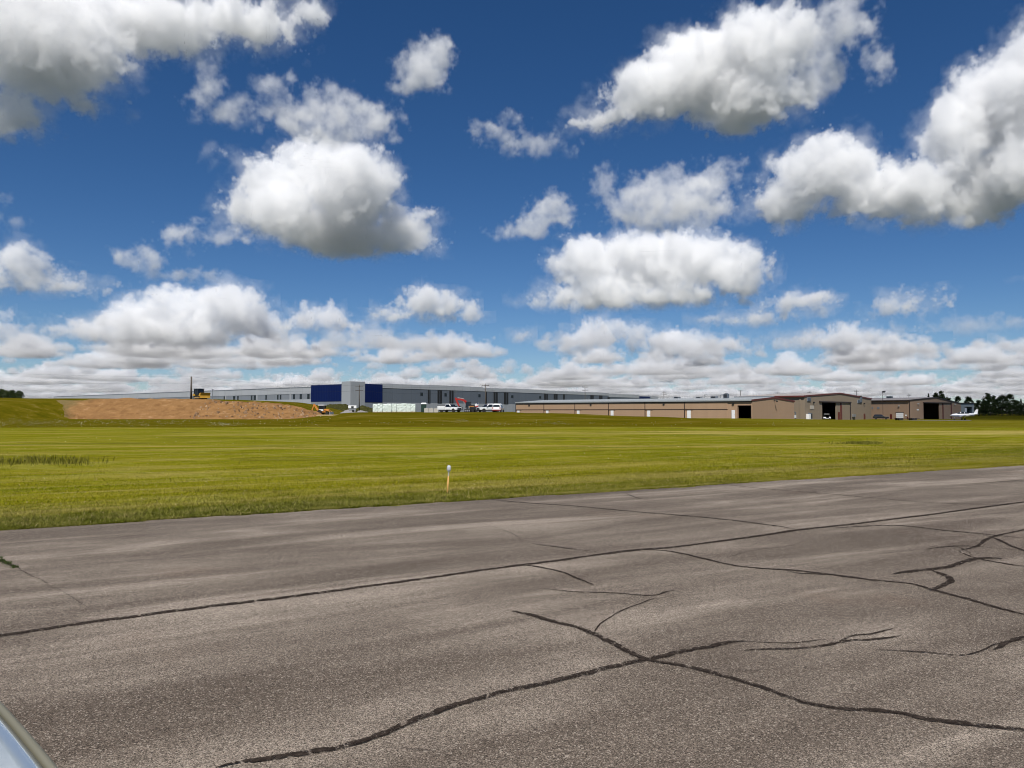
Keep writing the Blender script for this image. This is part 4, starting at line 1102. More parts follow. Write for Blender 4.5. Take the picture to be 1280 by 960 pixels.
def generator():
    p = at(1010.8, 514, 206); p.z = tz(p.x, p.y)
    t = empty('air_conditioner', 'white-fronted air conditioner with a dark grille at the grey-tan hangar\'s left corner', 'air conditioner', p, math.atan2(BD.y, BD.x))
    mb = MB(); mb.box(-.9, .35, -.5, .5, .1, 1.45); mb.build('casing', M['white'], t, bevel=.04)
    mb = MB(); mb.box(.36, 1.35, -.5, .5, .1, 1.75); mb.build('coil', M['panel_dark'], t, bevel=.03)
    mb = MB(); mb.box(-.95, 1.4, -.55, .55, -.2, .098); mb.build('pad', M['concrete'], t)
    mb = MB(); mb.box(.45, 1.25, -.54, -.503, .3, 1.6); mb.build('grille', M['black'], t)
generator()
def meter_post():
    p = at(994.5, 514, 200); p.z = tz(p.x, p.y)
    t = empty('standpipe', 'dark standpipe between the pale-roofed hangar row and the grey-tan hangar', 'standpipe', p)
    mb = MB(); mb.tube((0, 0, -.2), (0, 0, 1.9), .12); mb.tube((0, 0, 1.5), (-.5, 0, 2.1), .08); mb.build('pipe', M['panel_dark'], t)
    mb = MB(); mb.box(-.45, .1, -.2, .2, .3, 1.1); mb.build('cabinet', M['grey_metal'], t)
meter_post()
def flat_trailer():
    p = at(1132, 514, 216); p.z = tz(p.x, p.y)
    t = empty('flatbed_trailer', 'long low dark flatbed trailer before the white garage door', 'trailer', p, R(2))
    mb = MB(); mb.box(-3.0, 3.0, -.9, .9, .52, .66); mb.path([(3.0, 0, .55), (4.2, 0, .5)], .06); mb.build('deck', M['trim_dark'], t)
    for x in (-2.3, -1.6, 2.4, 1.7):
        for s in (-1, 1): wheel(t, x, s*.95, .33, .2, s)
flat_trailer()

# ------------------------------------------------ light aircraft
def aircraft():
    p = at(1203.5, 514, 222); p.z = tz(p.x, p.y)+.03
    t = empty('light_aircraft', 'white low-wing light aircraft with dark stripes parked nose left by the last hangar', 'aircraft', p, R(180-14))
    n = N('striped_aircraft_paint'); x = n.sep(n.coord())
    zz = n.m('ADD', x[2], n.m('MULTIPLY', x[0], .03))
    f = n.m('MULTIPLY', n.m('GREATER_THAN', zz, 1.28), n.m('LESS_THAN', zz, 1.42))
    g = n.m('MULTIPLY', n.m('GREATER_THAN', zz, 1.48), n.m('LESS_THAN', zz, 1.54))
    mt = n.done(n.mix(n.m('ADD', f, g, clamp=True), (.72, .73, .76), (.06, .08, .16)), .3, coat=.5)
    prof = [(3.15, 1.35, .20, .22), (2.9, 1.35, .42, .40), (2.2, 1.38, .52, .50), (1.2, 1.42, .58, .58), (.4, 1.46, .60, .62), (-.8, 1.50, .56, .58), (-2.0, 1.58, .38, .40), (-3.2, 1.68, .20, .24), (-3.9, 1.74, .07, .14)]
    rings = [[(X, w*math.cos(a), z+h*math.sin(a)) for a in [2*math.pi*k/18 for k in range(18)]] for X, z, w, h in prof]
    mb = MB(); mb.loft(rings); fus = mb.build('fuselage', mt, t, smooth=True)
    rings = [[(X, w*math.cos(a), z+h*math.sin(a)) for a in [2*math.pi*k/16 for k in range(16)]] for X, z, w, h in [(1.6, 1.8, .40, .08), (1.05, 1.95, .52, .34), (.3, 2.02, .55, .42), (-.7, 2.0, .50, .38), (-1.5, 1.86, .34, .20), (-2.0, 1.8, .2, .08)]]
    mb = MB(); mb.loft(rings); can = mb.build('canopy', M['glass'], t, smooth=True)
    mb = MB()
    for X, r_ in ((.75, .50), (-.35, .49)): mb.loft([[(X+d, (r_+.03)*math.cos(a), 2.0+.425*math.sin(a)) for a in [2*math.pi*k/16 for k in range(16)]] for d in (-.07, .07)])
    mb.build('canopy_frame', M['white'], can)
    def aero(c0, c1, y0, y1, z0, z1, x0, x1, th, vert=False):
        def sec(c, y, z, xx):
            pts = [(0, 0), (.08, .6), (.3, 1), (.6, .75), (1, 0), (.6, -.5), (.3, -.7), (.08, -.45)]
            return [((xx - a*c), (b*th*c*.5+y if vert else y), (z if vert else z+b*th*c*.5)) for a, b in pts]
        mb = MB(); return mb.loft([sec(c0, y0, z0, x0), sec(c1, y1, z1, x1)])
    for s in (-1, 1):
        w = aero(1.6, 1.15, s*.3, s*4.9, .98, 1.38, .95, .75, .14).build('wing', M['white'], t, smooth=False)
        w2 = aero(.8, .55, s*.05, s*1.5, 1.72, 1.76, -3.05, -3.2, .10).build('tailplane', M['white'], t)
    aero(1.15, .6, 0, 0, 1.75, 3.15, -2.75, -3.55, .10, True).build('fin', M['white'], t)
    mb = MB(); mb.lathe([(.20, 0), (.19, .12), (.10, .3), (.02, .40)]); mb.v = [(3.15+c, a, 1.35+b) for a, b, c in mb.v]; sp = mb.build('spinner', M['grey_metal'], t, smooth=True)
    mb = MB()
    for a in (R(72), R(252)):
        mb.add([(3.27+o, r_*math.cos(a)-w*math.sin(a), 1.35+r_*math.sin(a)+w*math.cos(a)) for r_, w in ((.1, -.07), (.1, .07), (.85, .05), (.92, 0), (.85, -.07)) for o in (0, .03)],
               [(0, 2, 4, 6, 8), (9, 7, 5, 3, 1), (0, 1, 3, 2), (2, 3, 5, 4), (4, 5, 7, 6), (6, 7, 9, 8), (8, 9, 1, 0)])
    mb.build('propeller', M['black'], t)
    for X, y in ((2.3, 0), (-.1, -1.3), (-.1, 1.3)):
        mb = MB(); mb.tube((X, y*.95, 1.1), (X, y, .3), .06); mb.build('gear_leg', M['white'], t); wheel(t, X, y, .24, .14, 1)
aircraft()

# ================================================================= taxiway edge marker
def edge_marker():
    p = ground(558.8, 617.3); p.z = tz(p.x, p.y); sc_ = p.y/F
    t = empty('edge_marker', 'ochre stake with a clear ribbed reflector head in the grass beside the taxiway', 'edge marker', p)
    H = 35.5*sc_; lean = 2.6*sc_
    mb = MB(); mb.tube((0, 0, -.1), (lean*.62, 0, H*.62), .017, .016, 12); mb.build('stake', M['stake'], t, smooth=True)
    mb = MB(); mb.tube((lean*.62, 0, H*.62), (lean*.82, 0, H*.80), .013, .013, 10); mb.tube((lean*.80, 0, H*.785), (lean*.83, 0, H*.81), .030, .036, 14); mb.build('neck', M['grey_metal'], t)
    n = N('reflector_lens'); mt = n.done((.66, .68, .72), .22); n.b.inputs['Transmission Weight'].default_value = .25
    mb = MB(); c = (lean*.86, 0, H*.81)
    mb.lathe([(.034, 0), (.042, .01), (.042, .05), (.040, .085), (.031, .105), (.012, .113)], c, 20); h = mb.build('reflector', mt, t, smooth=True)
    mb = MB()
    for k in range(12):
        a = 2*math.pi*k/12; mb.tube((c[0]+.0425*math.cos(a), .0425*math.sin(a), c[2]+.012), (c[0]+.0405*math.cos(a), .0405*math.sin(a), c[2]+.086), .003, n=5)
    mb.build('reflector_rib', M['grey_metal'], h)
edge_marker()

# ================================================================= corner of the vehicle the photo was taken from
def cowling():
    zt = 1.02
    a, b = ground(-4, 872, zt), ground(80, 966, zt)
    d = (b-a).normalized(); nrm = Vector((d.y, -d.x, 0))
    if nrm.dot(Vector((1, 1, 0))) < 0: nrm = -nrm               # outward
    t = empty('vehicle_panel', 'glossy pale blue-grey vehicle panel with an olive edge trim in the near corner', 'vehicle panel', (a.x, a.y, 0), math.atan2(d.y, d.x))
    # local x along the edge, local +y outward or inward
    sgn = 1 if nrm.dot(Vector((-d.y, d.x, 0))) > 0 else -1
    n = N('pearl_blue_paint'); k = n.noise(n.map(n.coord(), (.6, 7, 7)), 1.0, 4, .6)
    pm = n.done(n.mix(k, (.30, .36, .42), (.42, .48, .53)), .14, .35, coat=.8)
    n = N('olive_trim'); om = n.done(n.mix(n.noise(n.map(n.coord(), (1, 30, 30)), 1.0, 4), (.125, .118, .082), (.19, .18, .135)), .55)
    def sweep(prof, x0, x1, name, mat, parent):
        mb = MB(); xs_ = np.linspace(x0, x1, 40); rings = []
        for X in xs_:
            cv = -.03*((X-.22)**2)                                # the edge bows gently
            rings.append([(X, sgn*(y+cv), z) for y, z in prof])
        nn = len(prof); V = [q for r_ in rings for q in r_]; Fs = []
        for i in range(len(rings)-1):
            for j in range(nn): 
                q = (i*nn+j, i*nn+(j+1) % nn, (i+1)*nn+(j+1) % nn, (i+1)*nn+j); Fs.append(q if sgn < 0 else q[::-1])
        Fs += [tuple(range(nn)), tuple(range(len(rings)*nn-1, (len(rings)-1)*nn-1, -1))]
        return mb.add(V, Fs).build(name, mat, parent, smooth=True)
    trim = [(.0, zt), (-.003, zt+.007), (-.010, zt+.010), (-.015, zt+.008), (-.018, zt), (-.018, zt-.03), (0, zt-.03)]
    sweep(trim, -1.6, 1.3, 'edge_trim', om, t)
    top = [(-.021, zt-.012), (-.021, zt+.002), (-.036, zt+.010), (-.065, zt+.013), (-.085, zt+.008), (-.10, zt+.010), (-.2, zt+.035), (-.4, zt+.065), (-.7, zt+.075), (-.7, zt-.02)]
    sweep(top, -1.6, 1.3, 'top_panel', pm, t)
    side = [(-.004, zt-.035), (.012, zt-.10), (.02, zt-.3), (.0, .42), (-.3, .40), (-.3, zt-.035)]
    sweep(side, -1.6, 1.3, 'side_panel', pm, t)
cowling()

# ================================================================= trees
def leaf_mat(name, a, b):
    n = N(name); r = n.island(); k = n.rnd()
    c = n.mix(r, a, b); c = n.mix(n.m('MULTIPLY', k, .35), c, n.mix(1.0, c, (1.35, 1.1, .8), 'MULTIPLY'))
    return n.done(c, .75, spec=.15)
M['leaf'] = leaf_mat('broadleaf_foliage', (.016, .030, .010), (.050, .072, .020))
M['needle'] = leaf_mat('conifer_foliage', (.012, .022, .011), (.032, .048, .020))
M['bark'] = paint('bark', (.06, .045, .035), .95, .3, 4)
def leaves(centres, radii, per, size, mat, name, parent, seed):
    r = np.random.default_rng(seed); V = []
    for c, rad in zip(centres, radii):
        d = r.standard_normal((per, 3)); d /= np.linalg.norm(d, axis=1)[:, None]
        q = np.array(c) + d*(rad*r.random((per, 1))**.45)*np.array([1, 1, .75])
        u = r.standard_normal((per, 3)); u /= np.linalg.norm(u, axis=1)[:, None]
        w = np.cross(u, r.standard_normal((per, 3))); w /= np.linalg.norm(w, axis=1)[:, None]
        s = size*r.uniform(.6, 1.3, (per, 1))
        V.append(np.stack([q-u*s, q-w*s*.6, q+u*s, q+w*s*.6], 1))
    V = np.concatenate(V).reshape(-1, 3)
    o = big_mesh(name, V, np.arange(len(V)).reshape(-1, 4), mat, 4); o.parent = parent; return o
def broadleaf(label, loc, H, W, seed, group, ragged=1.0):
    r = random.Random(seed)
    t = empty('tree', label, 'tree', loc, r.uniform(0, 6.28), group)
    mb = MB(); mb.tube((0, 0, -.3), (.1, 0, H*.35), H*.022, H*.015); mb.tube((.1, 0, H*.35), (-.1, .1, H*.8), H*.015, H*.004)
    cs, rs = [], []
    for k in range(int(46*ragged)):
        u = r.random(); z = H*(.10+.88*u**.85); env = W*(.55+.45*math.sin(math.pi*min(1, .25+u*.75)))*(1-.62*max(0, u-.45)/.55)
        a = r.uniform(0, 6.28); q = env*math.sqrt(r.random()); cs.append((q*math.cos(a), q*math.sin(a), z)); rs.append(H*r.uniform(.055, .12))
    for c in cs[::3]:
        mb.tube((0, 0, max(.2*H, c[2]*.6)), c, H*.008, H*.002, 5)
    mb.build('trunk', M['bark'], t)
    leaves(cs, rs, 74, H*.022, M['leaf'], 'crown', t, seed); return t
def conifer(label, loc, H, W, seed, group):
    r = random.Random(seed)
    t = empty('conifer', label, 'tree', loc, r.uniform(0, 6.28), group)
    mb = MB(); mb.tube((0, 0, -.3), (0, 0, H*.97), H*.018, H*.003); mb.build('trunk', M['bark'], t)
    cs, rs = [], []
    for k in range(64):
        u = k/64; z = H*(.08+.9*u); q = W*(1-u)**.85*r.uniform(.35, 1.0); a = k*2.4+r.uniform(-.4, .4)
        cs.append((q*math.cos(a), q*math.sin(a), z-q*.2)); rs.append(H*.05*(1.25-u))
    cs.append((0, 0, H*.97)); rs.append(H*.03)
    leaves(cs, rs, 46, H*.02, M['needle'], 'crown', t, seed); return t
def planted(px, depth):
    p = at(px, 514, depth); return Vector((p.x, p.y, tz(p.x, p.y)))
def height(ytop, depth, z): return at(640, ytop, depth).z - z
protos = []
def tree(px, ytop, depth, label, group, kind='b', wf=.30, seed=None, base=None):
    loc = planted(px, depth) if base is None else base
    H = height(ytop, depth, loc.z)
    sd = seed if seed is not None else int(px*7+ytop)
    return (broadleaf(label, loc, H, H*wf, sd, group) if kind == 'b' else conifer(label, loc, H, H*wf, sd, group))
RG = 'trees of the belt at the right edge'
for px, yt, dp, k, wf, lab in [
    (1223, 501, 322, 'b', .42, 'low bushy tree at the left end of the tree belt, beside the pale shed'),
    (1229, 497.5, 330, 'b', .34, 'second tree of the belt from the pale shed, thin and ragged'),
    (1235.5, 491.2, 334, 'b', .26, 'tallest twin-topped tree of the belt'),
    (1241, 494.5, 345, 'b', .30, 'tree filling the gap just right of the tallest twin-topped tree'),
    (1248, 497.0, 336, 'b', .34, 'mid-height tree with sky gaps in the middle of the belt'),
    (1253.5, 493.8, 340, 'b', .34, 'broad flat-topped tree right of the belt\'s middle'),
    (1262.5, 493.4, 334, 'b', .32, 'tall full tree right of the flat-topped one'),
    (1270, 500.0, 330, 'b', .42, 'lower tree at the right, before the small spire'),
    (1276.5, 498.6, 338, 'c', .24, 'small pointed conifer at the far right of the belt'),
    (1283, 501.5, 332, 'b', .42, 'rounded tree cut by the right picture edge'),
    (1292, 499, 336, 'b', .36, 'tree just beyond the right picture edge')]:
    tree(px, yt, dp, lab, RG, k, wf)
r_ = random.Random(11)
for k, px in enumerate(np.linspace(1217, 1300, 13)):
    loc = planted(px, 318+r_.uniform(-2, 4)); H = r_.uniform(4.6, 6.0)
    broadleaf('dense dark bush filling the foot of the tree belt', loc, H, H*.6, 900+k, 'bushes along the foot of the tree belt', 1.1)['category'] = 'bush'
HG = 'tree tops showing above the last hangar'
for px, yt, dp, k, wf, lab in [(1161, 491.5, 345, 'c', .16, 'thin dark tree top above the left slope of the last hangar'), (1170.5, 491.8, 350, 'b', .20, 'small tree top at the last hangar\'s ridge'), (1177.5, 489.4, 345, 'b', .26, 'widest ragged tree top above the last hangar'), (1186, 497.5, 340, 'b', .3, 'low tree top beside the hangar\'s right roof slope'), (1197.5, 495.6, 340, 'b', .22, 'dark round tree top at the right end of the last hangar\'s roof'), (1211, 496.2, 350, 'b', .34, 'pale ragged tree behind the grey shed')]:
    tree(px, yt, dp, lab, HG, k, wf)
LG = 'dark trees on the left skyline'
for px, yt, wf, lab in [(1.5, 487.0, .30, 'dark tree cut by the left picture edge'), (8.4, 488.6, .26, 'second dark tree from the left picture edge'), (14.5, 487.6, .22, 'narrower dark tree in the middle of the left skyline group'), (18, 491.0, .30, 'lowest dark tree of the left skyline group'), (24.3, 488.8, .26, 'rightmost dark tree of the left skyline group'), (-6, 487.5, .26, 'dark tree just beyond the left picture edge')]:
    loc = planted(px, 400); tree(px, yt, 400, lab, LG, 'b', wf, base=loc)
# ================================================================= clouds: real vapour lit by the sun and the sky
class Field:
    """geometry-node field builder for a density grid"""
    def __init__(s, name):
        s.t = bpy.data.node_groups.new(name, 'GeometryNodeTree')
        s.t.interface.new_socket('Geometry', in_out='OUTPUT', socket_type='NodeSocketGeometry')
        s.out = s.t.nodes.new('NodeGroupOutput')
    def put(s, sock, v):
        if v is None: return
        if isinstance(v, bpy.types.NodeSocket): s.t.links.new(v, sock)
        else: sock.default_value = v
    def m(s, op, a, b=None, c=None, clamp=False):
        n = s.t.nodes.new('ShaderNodeMath'); n.operation = op; n.use_clamp = clamp
        s.put(n.inputs[0], a); s.put(n.inputs[1], b); s.put(n.inputs[2], c); return n.outputs[0]
    def v(s, op, a, b=None, scale=None):
        n = s.t.nodes.new('ShaderNodeVectorMath'); n.operation = op
        s.put(n.inputs[0], a); s.put(n.inputs[1], b)
        if scale is not None: s.put(n.inputs['Scale'], scale)
        return n.outputs['Value'] if op in ('LENGTH', 'DISTANCE', 'DOT_PRODUCT') else n.outputs[0]
    def noise(s, vec, scale, detail=3, rough=.5, color=False):
        n = s.t.nodes.new('ShaderNodeTexNoise'); s.put(n.inputs['Vector'], vec); n.inputs['Scale'].default_value = scale
        n.inputs['Detail'].default_value = detail; n.inputs['Roughness'].default_value = rough
        return n.outputs['Color'] if color else n.outputs[0]
    def voro(s, vec, scale, detail=0, rough=.5, lac=2.0):
        n = s.t.nodes.new('ShaderNodeTexVoronoi'); n.feature = 'F1'; s.put(n.inputs['Vector'], vec); n.inputs['Scale'].default_value = scale
        n.inputs['Detail'].default_value = detail; n.inputs['Roughness'].default_value = rough; n.inputs['Lacunarity'].default_value = lac
        return n.outputs['Distance']
    def smooth(s, x, lo, hi):
        n = s.t.nodes.new('ShaderNodeMapRange'); n.interpolation_type = 'SMOOTHSTEP'
        s.put(n.inputs['Value'], x); s.put(n.inputs['From Min'], lo); s.put(n.inputs['From Max'], hi); return n.outputs[0]
    def sep(s, vec):
        n = s.t.nodes.new('ShaderNodeSeparateXYZ'); s.put(n.inputs[0], vec); return n.outputs
    def pos(s): return s.t.nodes.new('GeometryNodeInputPosition').outputs[0]
    def volume(s, dens, lo, hi, res, mat):
        n = s.t.nodes.new('GeometryNodeVolumeCube'); s.put(n.inputs['Density'], dens)
        n.inputs['Min'].default_value = lo; n.inputs['Max'].default_value = hi
        for k, r in zip('XYZ', res): n.inputs['Resolution '+k].default_value = int(r)
        sm = s.t.nodes.new('GeometryNodeSetMaterial'); sm.inputs['Material'].default_value = mat
        s.t.links.new(n.outputs[0], sm.inputs[0]); s.t.links.new(sm.outputs[0], s.out.inputs[0])
def vapour():
    m = bpy.data.materials.new('cloud_vapour'); m.use_nodes = True; nt = m.node_tree; nt.nodes.clear()
    o = nt.nodes.new('ShaderNodeOutputMaterial'); p = nt.nodes.new('ShaderNodeVolumePrincipled')
    p.inputs['Color'].default_value = (.987, .988, .990, 1); p.inputs['Anisotropy'].default_value = 0; p.inputs['Density'].default_value = 1
    nt.links.new(p.outputs[0], o.inputs['Volume']); return m
VAP = vapour()
NVOX = [0]
def vol_object(g, loc, rz=0):
    me = bpy.data.meshes.new('cloud'); o = bpy.data.objects.new('cloud', me); col.objects.link(o)
    o.location = loc; o.rotation_euler = (0, 0, rz); o.modifiers.new('vapour', 'NODES').node_group = g.t
    o['kind'] = 'structure'; return o

def w3(g, q, w2): return g.v('ADD', q, g.v('SCALE', w2, scale=16.0))
def cloud(base_y, blobs, alt=1400, wisp=0.0, vox=1.55, dens=1.0, seed=0, depth=.8, bump=1.0, grow=5.0, flat=1.0):
    """blobs: (x, y, rx, ry) masses as surveyed from the photo; alt: height of the cloud's flat base"""
    xs = [b[0] for b in blobs]; xm = (min(xs)+max(xs))/2
    if base_y > 380 and not wisp: grow += 4.0
    if wisp: grow += 6.0; dens *= 1.35
    d = ray(xm, base_y); hd = math.hypot(d.x, d.y); rng_ = (alt-CAMZ)/d.z*hd
    az = math.atan2(d.x, d.y); px = rng_/F; u = 1/px
    rnd = random.Random(seed+1); items = []
    for (x, y, rx, ry) in blobs:
        e = ray(x, y); dn = e.x*math.sin(az) + e.y*math.cos(az); k = rng_/dn; p = e*k
        lx = p.x*math.cos(az) - p.y*math.sin(az); q = k/F
        items.append((lx, (rnd.random()-.5)*rx*q*.9, p.z+CAMZ-alt, rx*q, max(rx*.55, ry*.9)*q, ry*q))
    pad = 24*px
    lo = Vector([min(i[k]-i[k+3] for i in items)-pad for k in range(3)]); hi = Vector([max(i[k]+i[k+3] for i in items)+pad for k in range(3)])
    zb = min(i[2]-i[5] for i in items)-grow*.4*px
    vs = vox*px*1.25
    res = [max(12, min(330, int((hi[k]-lo[k])/(vs*(1.7 if k == 1 else 1))))) for k in range(3)]
    NVOX[0] += res[0]*res[1]*res[2]
    g = Field('cloud_field'); P = g.pos()
    off = (seed*977.0, seed*313.0, 0)
    q = g.v('SCALE', g.v('ADD', P, off), scale=u)            # one unit = one surveyed pixel at the cloud's distance
    w = g.v('SUBTRACT', g.noise(q, 1/60, 2, .5, True), (.5, .5, .5))
    w2 = g.v('SUBTRACT', g.noise(q, 1/14, 2, .6, True), (.5, .5, .5))
    Pw = g.v('ADD', P, g.v('SCALE', w, scale=px*(34+50*wisp)))
    Pw = g.v('ADD', Pw, g.v('SCALE', w2, scale=px*(9+12*wisp)))
    s = None
    for (a, b, c, ra, rb, rc) in items:
        l = g.v('LENGTH', g.v('MULTIPLY', g.v('SUBTRACT', Pw, (a, b, c)), (1/ra, 1/rb, 1/rc)))
        t = g.m('MULTIPLY', g.m('SUBTRACT', 1.0, l), min(ra, rb, rc)*u)
        s = t if s is None else g.m('SMOOTH_MAX', s, t, 6.0)
    s = g.m('ADD', s, grow)
    billow = g.voro(g.v('SCALE', g.v('ADD', Pw, off), scale=u), 1/23, 3.0, .64, 2.2)
    n2 = g.m('SUBTRACT', g.noise(q, 1/20, 4, .62), .5)
    f = g.m('ADD', s, g.m('MULTIPLY', g.m('SUBTRACT', .42, billow), 19.0*bump))
    f = g.m('ADD', f, g.m('MULTIPLY', n2, 30+60*wisp))
    z = g.sep(P)[2]
    den = g.smooth(f, 0.0, 4.2+14*wisp)
    if not wisp:                                             # torn scraps round the rim
        n3 = g.m('SUBTRACT', g.noise(w3(g, q, w2), 1/30, 5, .66), .5)
        den = g.m('MAXIMUM', den, g.m('MULTIPLY', g.smooth(g.m('ADD', s, g.m('MULTIPLY', n3, 105)), 4.0, 26.0), .16))
    zb2 = g.m('ADD', zb, g.m('MULTIPLY', n2, 26*px))
    den = g.m('MULTIPLY', den, g.smooth(z, zb2, g.m('ADD', zb2, 20*px*flat)))
    if wisp > 0: den = g.m('MULTIPLY', den, g.smooth(g.noise(q, 1/22, 4, .64), .30, .66))
    k = dens*.085*u
    den = g.m('MULTIPLY', den, k)
    den = g.m('MULTIPLY', den, g.m('GREATER_THAN', den, k*.006))
    g.volume(den, lo, hi, res, VAP)
    return vol_object(g, (math.sin(az)*rng_, math.cos(az)*rng_, alt), -az)

CLOUDS = [
 # the big ones, each with its wisps
 dict(base_y=326, seed=1, vox=1.4, blobs=[(392,200,66,44),(338,222,52,42),(440,238,72,55),(350,270,72,44),(425,282,96,42),(500,285,58,38),(300,262,42,22),(298,196,30,13),(536,272,28,17),(525,312,28,16)]),
 dict(base_y=180, alt=1750, seed=11, wisp=.55, dens=.5, bump=.7, blobs=[(368,140,44,26),(425,132,52,24),(470,150,26,26),(345,110,18,16),(450,172,34,16),(400,165,60,20),(345,150,20,22)]),
 dict(base_y=160, seed=2, vox=1.4, blobs=[(50,60,115,80),(0,138,70,44),(100,130,46,20),(180,22,115,40),(300,22,95,32),(385,20,32,28),(330,45,45,18),(240,50,50,15),(20,165,40,16)]),
 dict(base_y=174, seed=3, vox=1.4, blobs=[(755,150,52,20),(820,125,75,44),(880,92,88,62),(945,70,75,58),(985,62,46,46),(930,128,86,48),(1008,110,28,40)]),
 dict(base_y=172, alt=1500, seed=13, wisp=.45, dens=.55, bump=.6, blobs=[(1052,42,34,30),(1030,75,26,34),(1015,100,20,26),(1102,80,10,26)]),
 dict(base_y=292, seed=4, vox=1.4, blobs=[(1030,212,80,52),(990,240,60,44),(1082,232,70,48),(955,248,30,20),(1130,232,60,46),(1150,262,60,26),(1165,236,52,42),(1200,170,54,64),(1240,130,70,70),(1292,120,62,104),(1230,230,70,56),(1292,210,60,62),(1200,276,44,18)]),
 dict(base_y=391, seed=5, vox=1.4, blobs=[(735,330,52,40),(800,320,80,38),(860,325,80,40),(920,340,44,34),(700,375,44,15),(760,365,70,26),(840,367,70,23),(930,360,32,18)]),
 dict(base_y=300, seed=15, wisp=.5, dens=.5, bump=.7, blobs=[(835,252,70,34),(880,225,46,22),(790,272,40,20),(915,212,22,12),(750,232,22,18),(770,245,22,10),(850,275,60,20),(820,265,50,20)]),
 dict(base_y=434, seed=6, blobs=[(230,385,60,34),(280,392,60,38),(170,400,58,28),(110,415,46,20),(330,410,50,24),(210,417,110,24),(400,403,44,17),(440,405,30,12)]),
 dict(base_y=374, seed=7, blobs=[(25,335,46,36),(80,350,50,24),(122,360,28,12),(0,350,50,26)]),
 dict(base_y=434, seed=8, blobs=[(18,412,30,20),(-10,415,40,26)]),
 dict(base_y=413, seed=9, blobs=[(540,382,50,23),(490,393,34,17),(585,395,30,16)]),
 dict(base_y=412, seed=10, blobs=[(1000,380,46,17),(950,396,52,15),(1030,372,18,11),(910,402,30,9)]),
 dict(base_y=405, seed=12, blobs=[(1130,383,46,19),(1168,380,26,16)]),
 dict(base_y=438, seed=14, blobs=[(1045,421,72,16),(1010,428,40,10),(1085,424,34,12)]),
 dict(base_y=453, seed=16, blobs=[(740,420,46,21),(785,414,46,19),(850,430,62,20),(905,440,40,13),(720,438,30,14)]),
 dict(base_y=434, seed=17, blobs=[(655,422,22,10)]),
 dict(base_y=458, seed=18, blobs=[(1262,436,32,18),(1290,442,30,20)]),
 dict(base_y=440, seed=19, blobs=[(500,428,56,11),(545,431,20,7)]),
 # scraps
 dict(base_y=130, seed=20, wisp=.3, dens=.6, bump=.6, blobs=[(526,96,28,27),(540,66,22,24),(515,110,16,14)]),
 dict(base_y=160, seed=21, wisp=.5, dens=.5, bump=.6, blobs=[(280,125,34,22),(265,104,20,20),(300,152,24,7),(258,140,14,14)]),
 dict(base_y=300, seed=22, wisp=.25, dens=.6, bump=.6, blobs=[(688,260,28,21),(660,282,26,15),(628,293,16,9),(700,245,14,12)]),
 dict(base_y=195, seed=23, wisp=.45, dens=.5, bump=.6, blobs=[(622,162,24,12),(668,180,32,14),(650,150,16,6),(700,184,14,8)]),
 dict(base_y=352, seed=24, wisp=.25, dens=.6, bump=.7, blobs=[(182,325,30,15),(222,345,32,9),(226,299,24,13),(280,298,26,12)]),
 dict(base_y=428, seed=25, wisp=.5, dens=.4, bump=.6, blobs=[(1200,408,52,13),(1250,402,30,10)]),
 dict(base_y=352, seed=26, wisp=.3, dens=.5, bump=.6, blobs=[(1280,346,12,6)]),
 dict(base_y=292, seed=27, wisp=.5, dens=.4, bump=.6, blobs=[(0,262,10,10),(6,285,10,6)]),
]
for c in CLOUDS: cloud(**c)

def cloud_deck(y0, y1, half0, half1, vx, vy, vz, seed, cover, size, thick, alt=1400):
    """broken far cumulus between two distances"""
    lo, hi = Vector((-half1, y0, -60)), Vector((half1, y1, thick*1.35))
    res = [(hi[0]-lo[0])/vx, (hi[1]-lo[1])/vy, (hi[2]-lo[2])/vz]; NVOX[0] += int(res[0]*res[1]*res[2])
    g = Field('cloud_deck_field'); P = g.pos(); x, y, z = g.sep(P)
    flatp = g.v('MULTIPLY', P, (1, 1, 0)); flatp = g.v('ADD', flatp, (seed*7919.0, seed*3571.0, 0))
    c = g.noise(flatp, 1/size, 4, .58)
    big = g.noise(flatp, 1/(size*4.5), 2, .5)
    c = g.m('ADD', c, g.m('MULTIPLY', g.m('SUBTRACT', big, .5), .35))
    t = g.m('DIVIDE', g.m('SUBTRACT', c, cover), .22)                         # 0 at the cloud's rim
    bil = g.voro(g.v('MULTIPLY', P, (1, 1, 1.2)), 1/(size*.20), 2.5, .55)
    hz = g.m('MULTIPLY', g.m('POWER', g.m('MAXIMUM', t, 0.0), .62), thick)
    hz = g.m('ADD', hz, g.m('MULTIPLY', g.m('SUBTRACT', .40, bil), thick*.62))
    top = g.smooth(g.m('SUBTRACT', hz, z), 0.0, thick*.12)
    bse = g.smooth(g.m('ADD', z, g.m('MULTIPLY', g.m('SUBTRACT', c, .5), thick*.8)), -10.0, thick*.14)
    rim = g.smooth(t, -.05, .18)
    den = g.m('MULTIPLY', g.m('MULTIPLY', top, bse), rim)
    # keep inside the fan that can be seen
    side = g.m('ADD', half0, g.m('MULTIPLY', g.m('SUBTRACT', y, y0), (half1-half0)/(y1-y0)))
    den = g.m('MULTIPLY', den, g.m('LESS_THAN', g.m('ABSOLUTE', x), side))
    den = g.m('MULTIPLY', den, g.smooth(y, y0, y0+size))
    k = 6.5/thick/2
    den = g.m('MULTIPLY', den, k); den = g.m('MULTIPLY', den, g.m('GREATER_THAN', den, k*.01))
    g.volume(den, lo, hi, res, VAP)
    return vol_object(g, (0, 0, alt))
cloud_deck(14500, 24500, 11500, 19000, 52, 75, 32, 3, .488, 2300, 900)
cloud_deck(24500, 43000, 19000, 33000, 88, 120, 42, 5, .495, 2900, 1050)
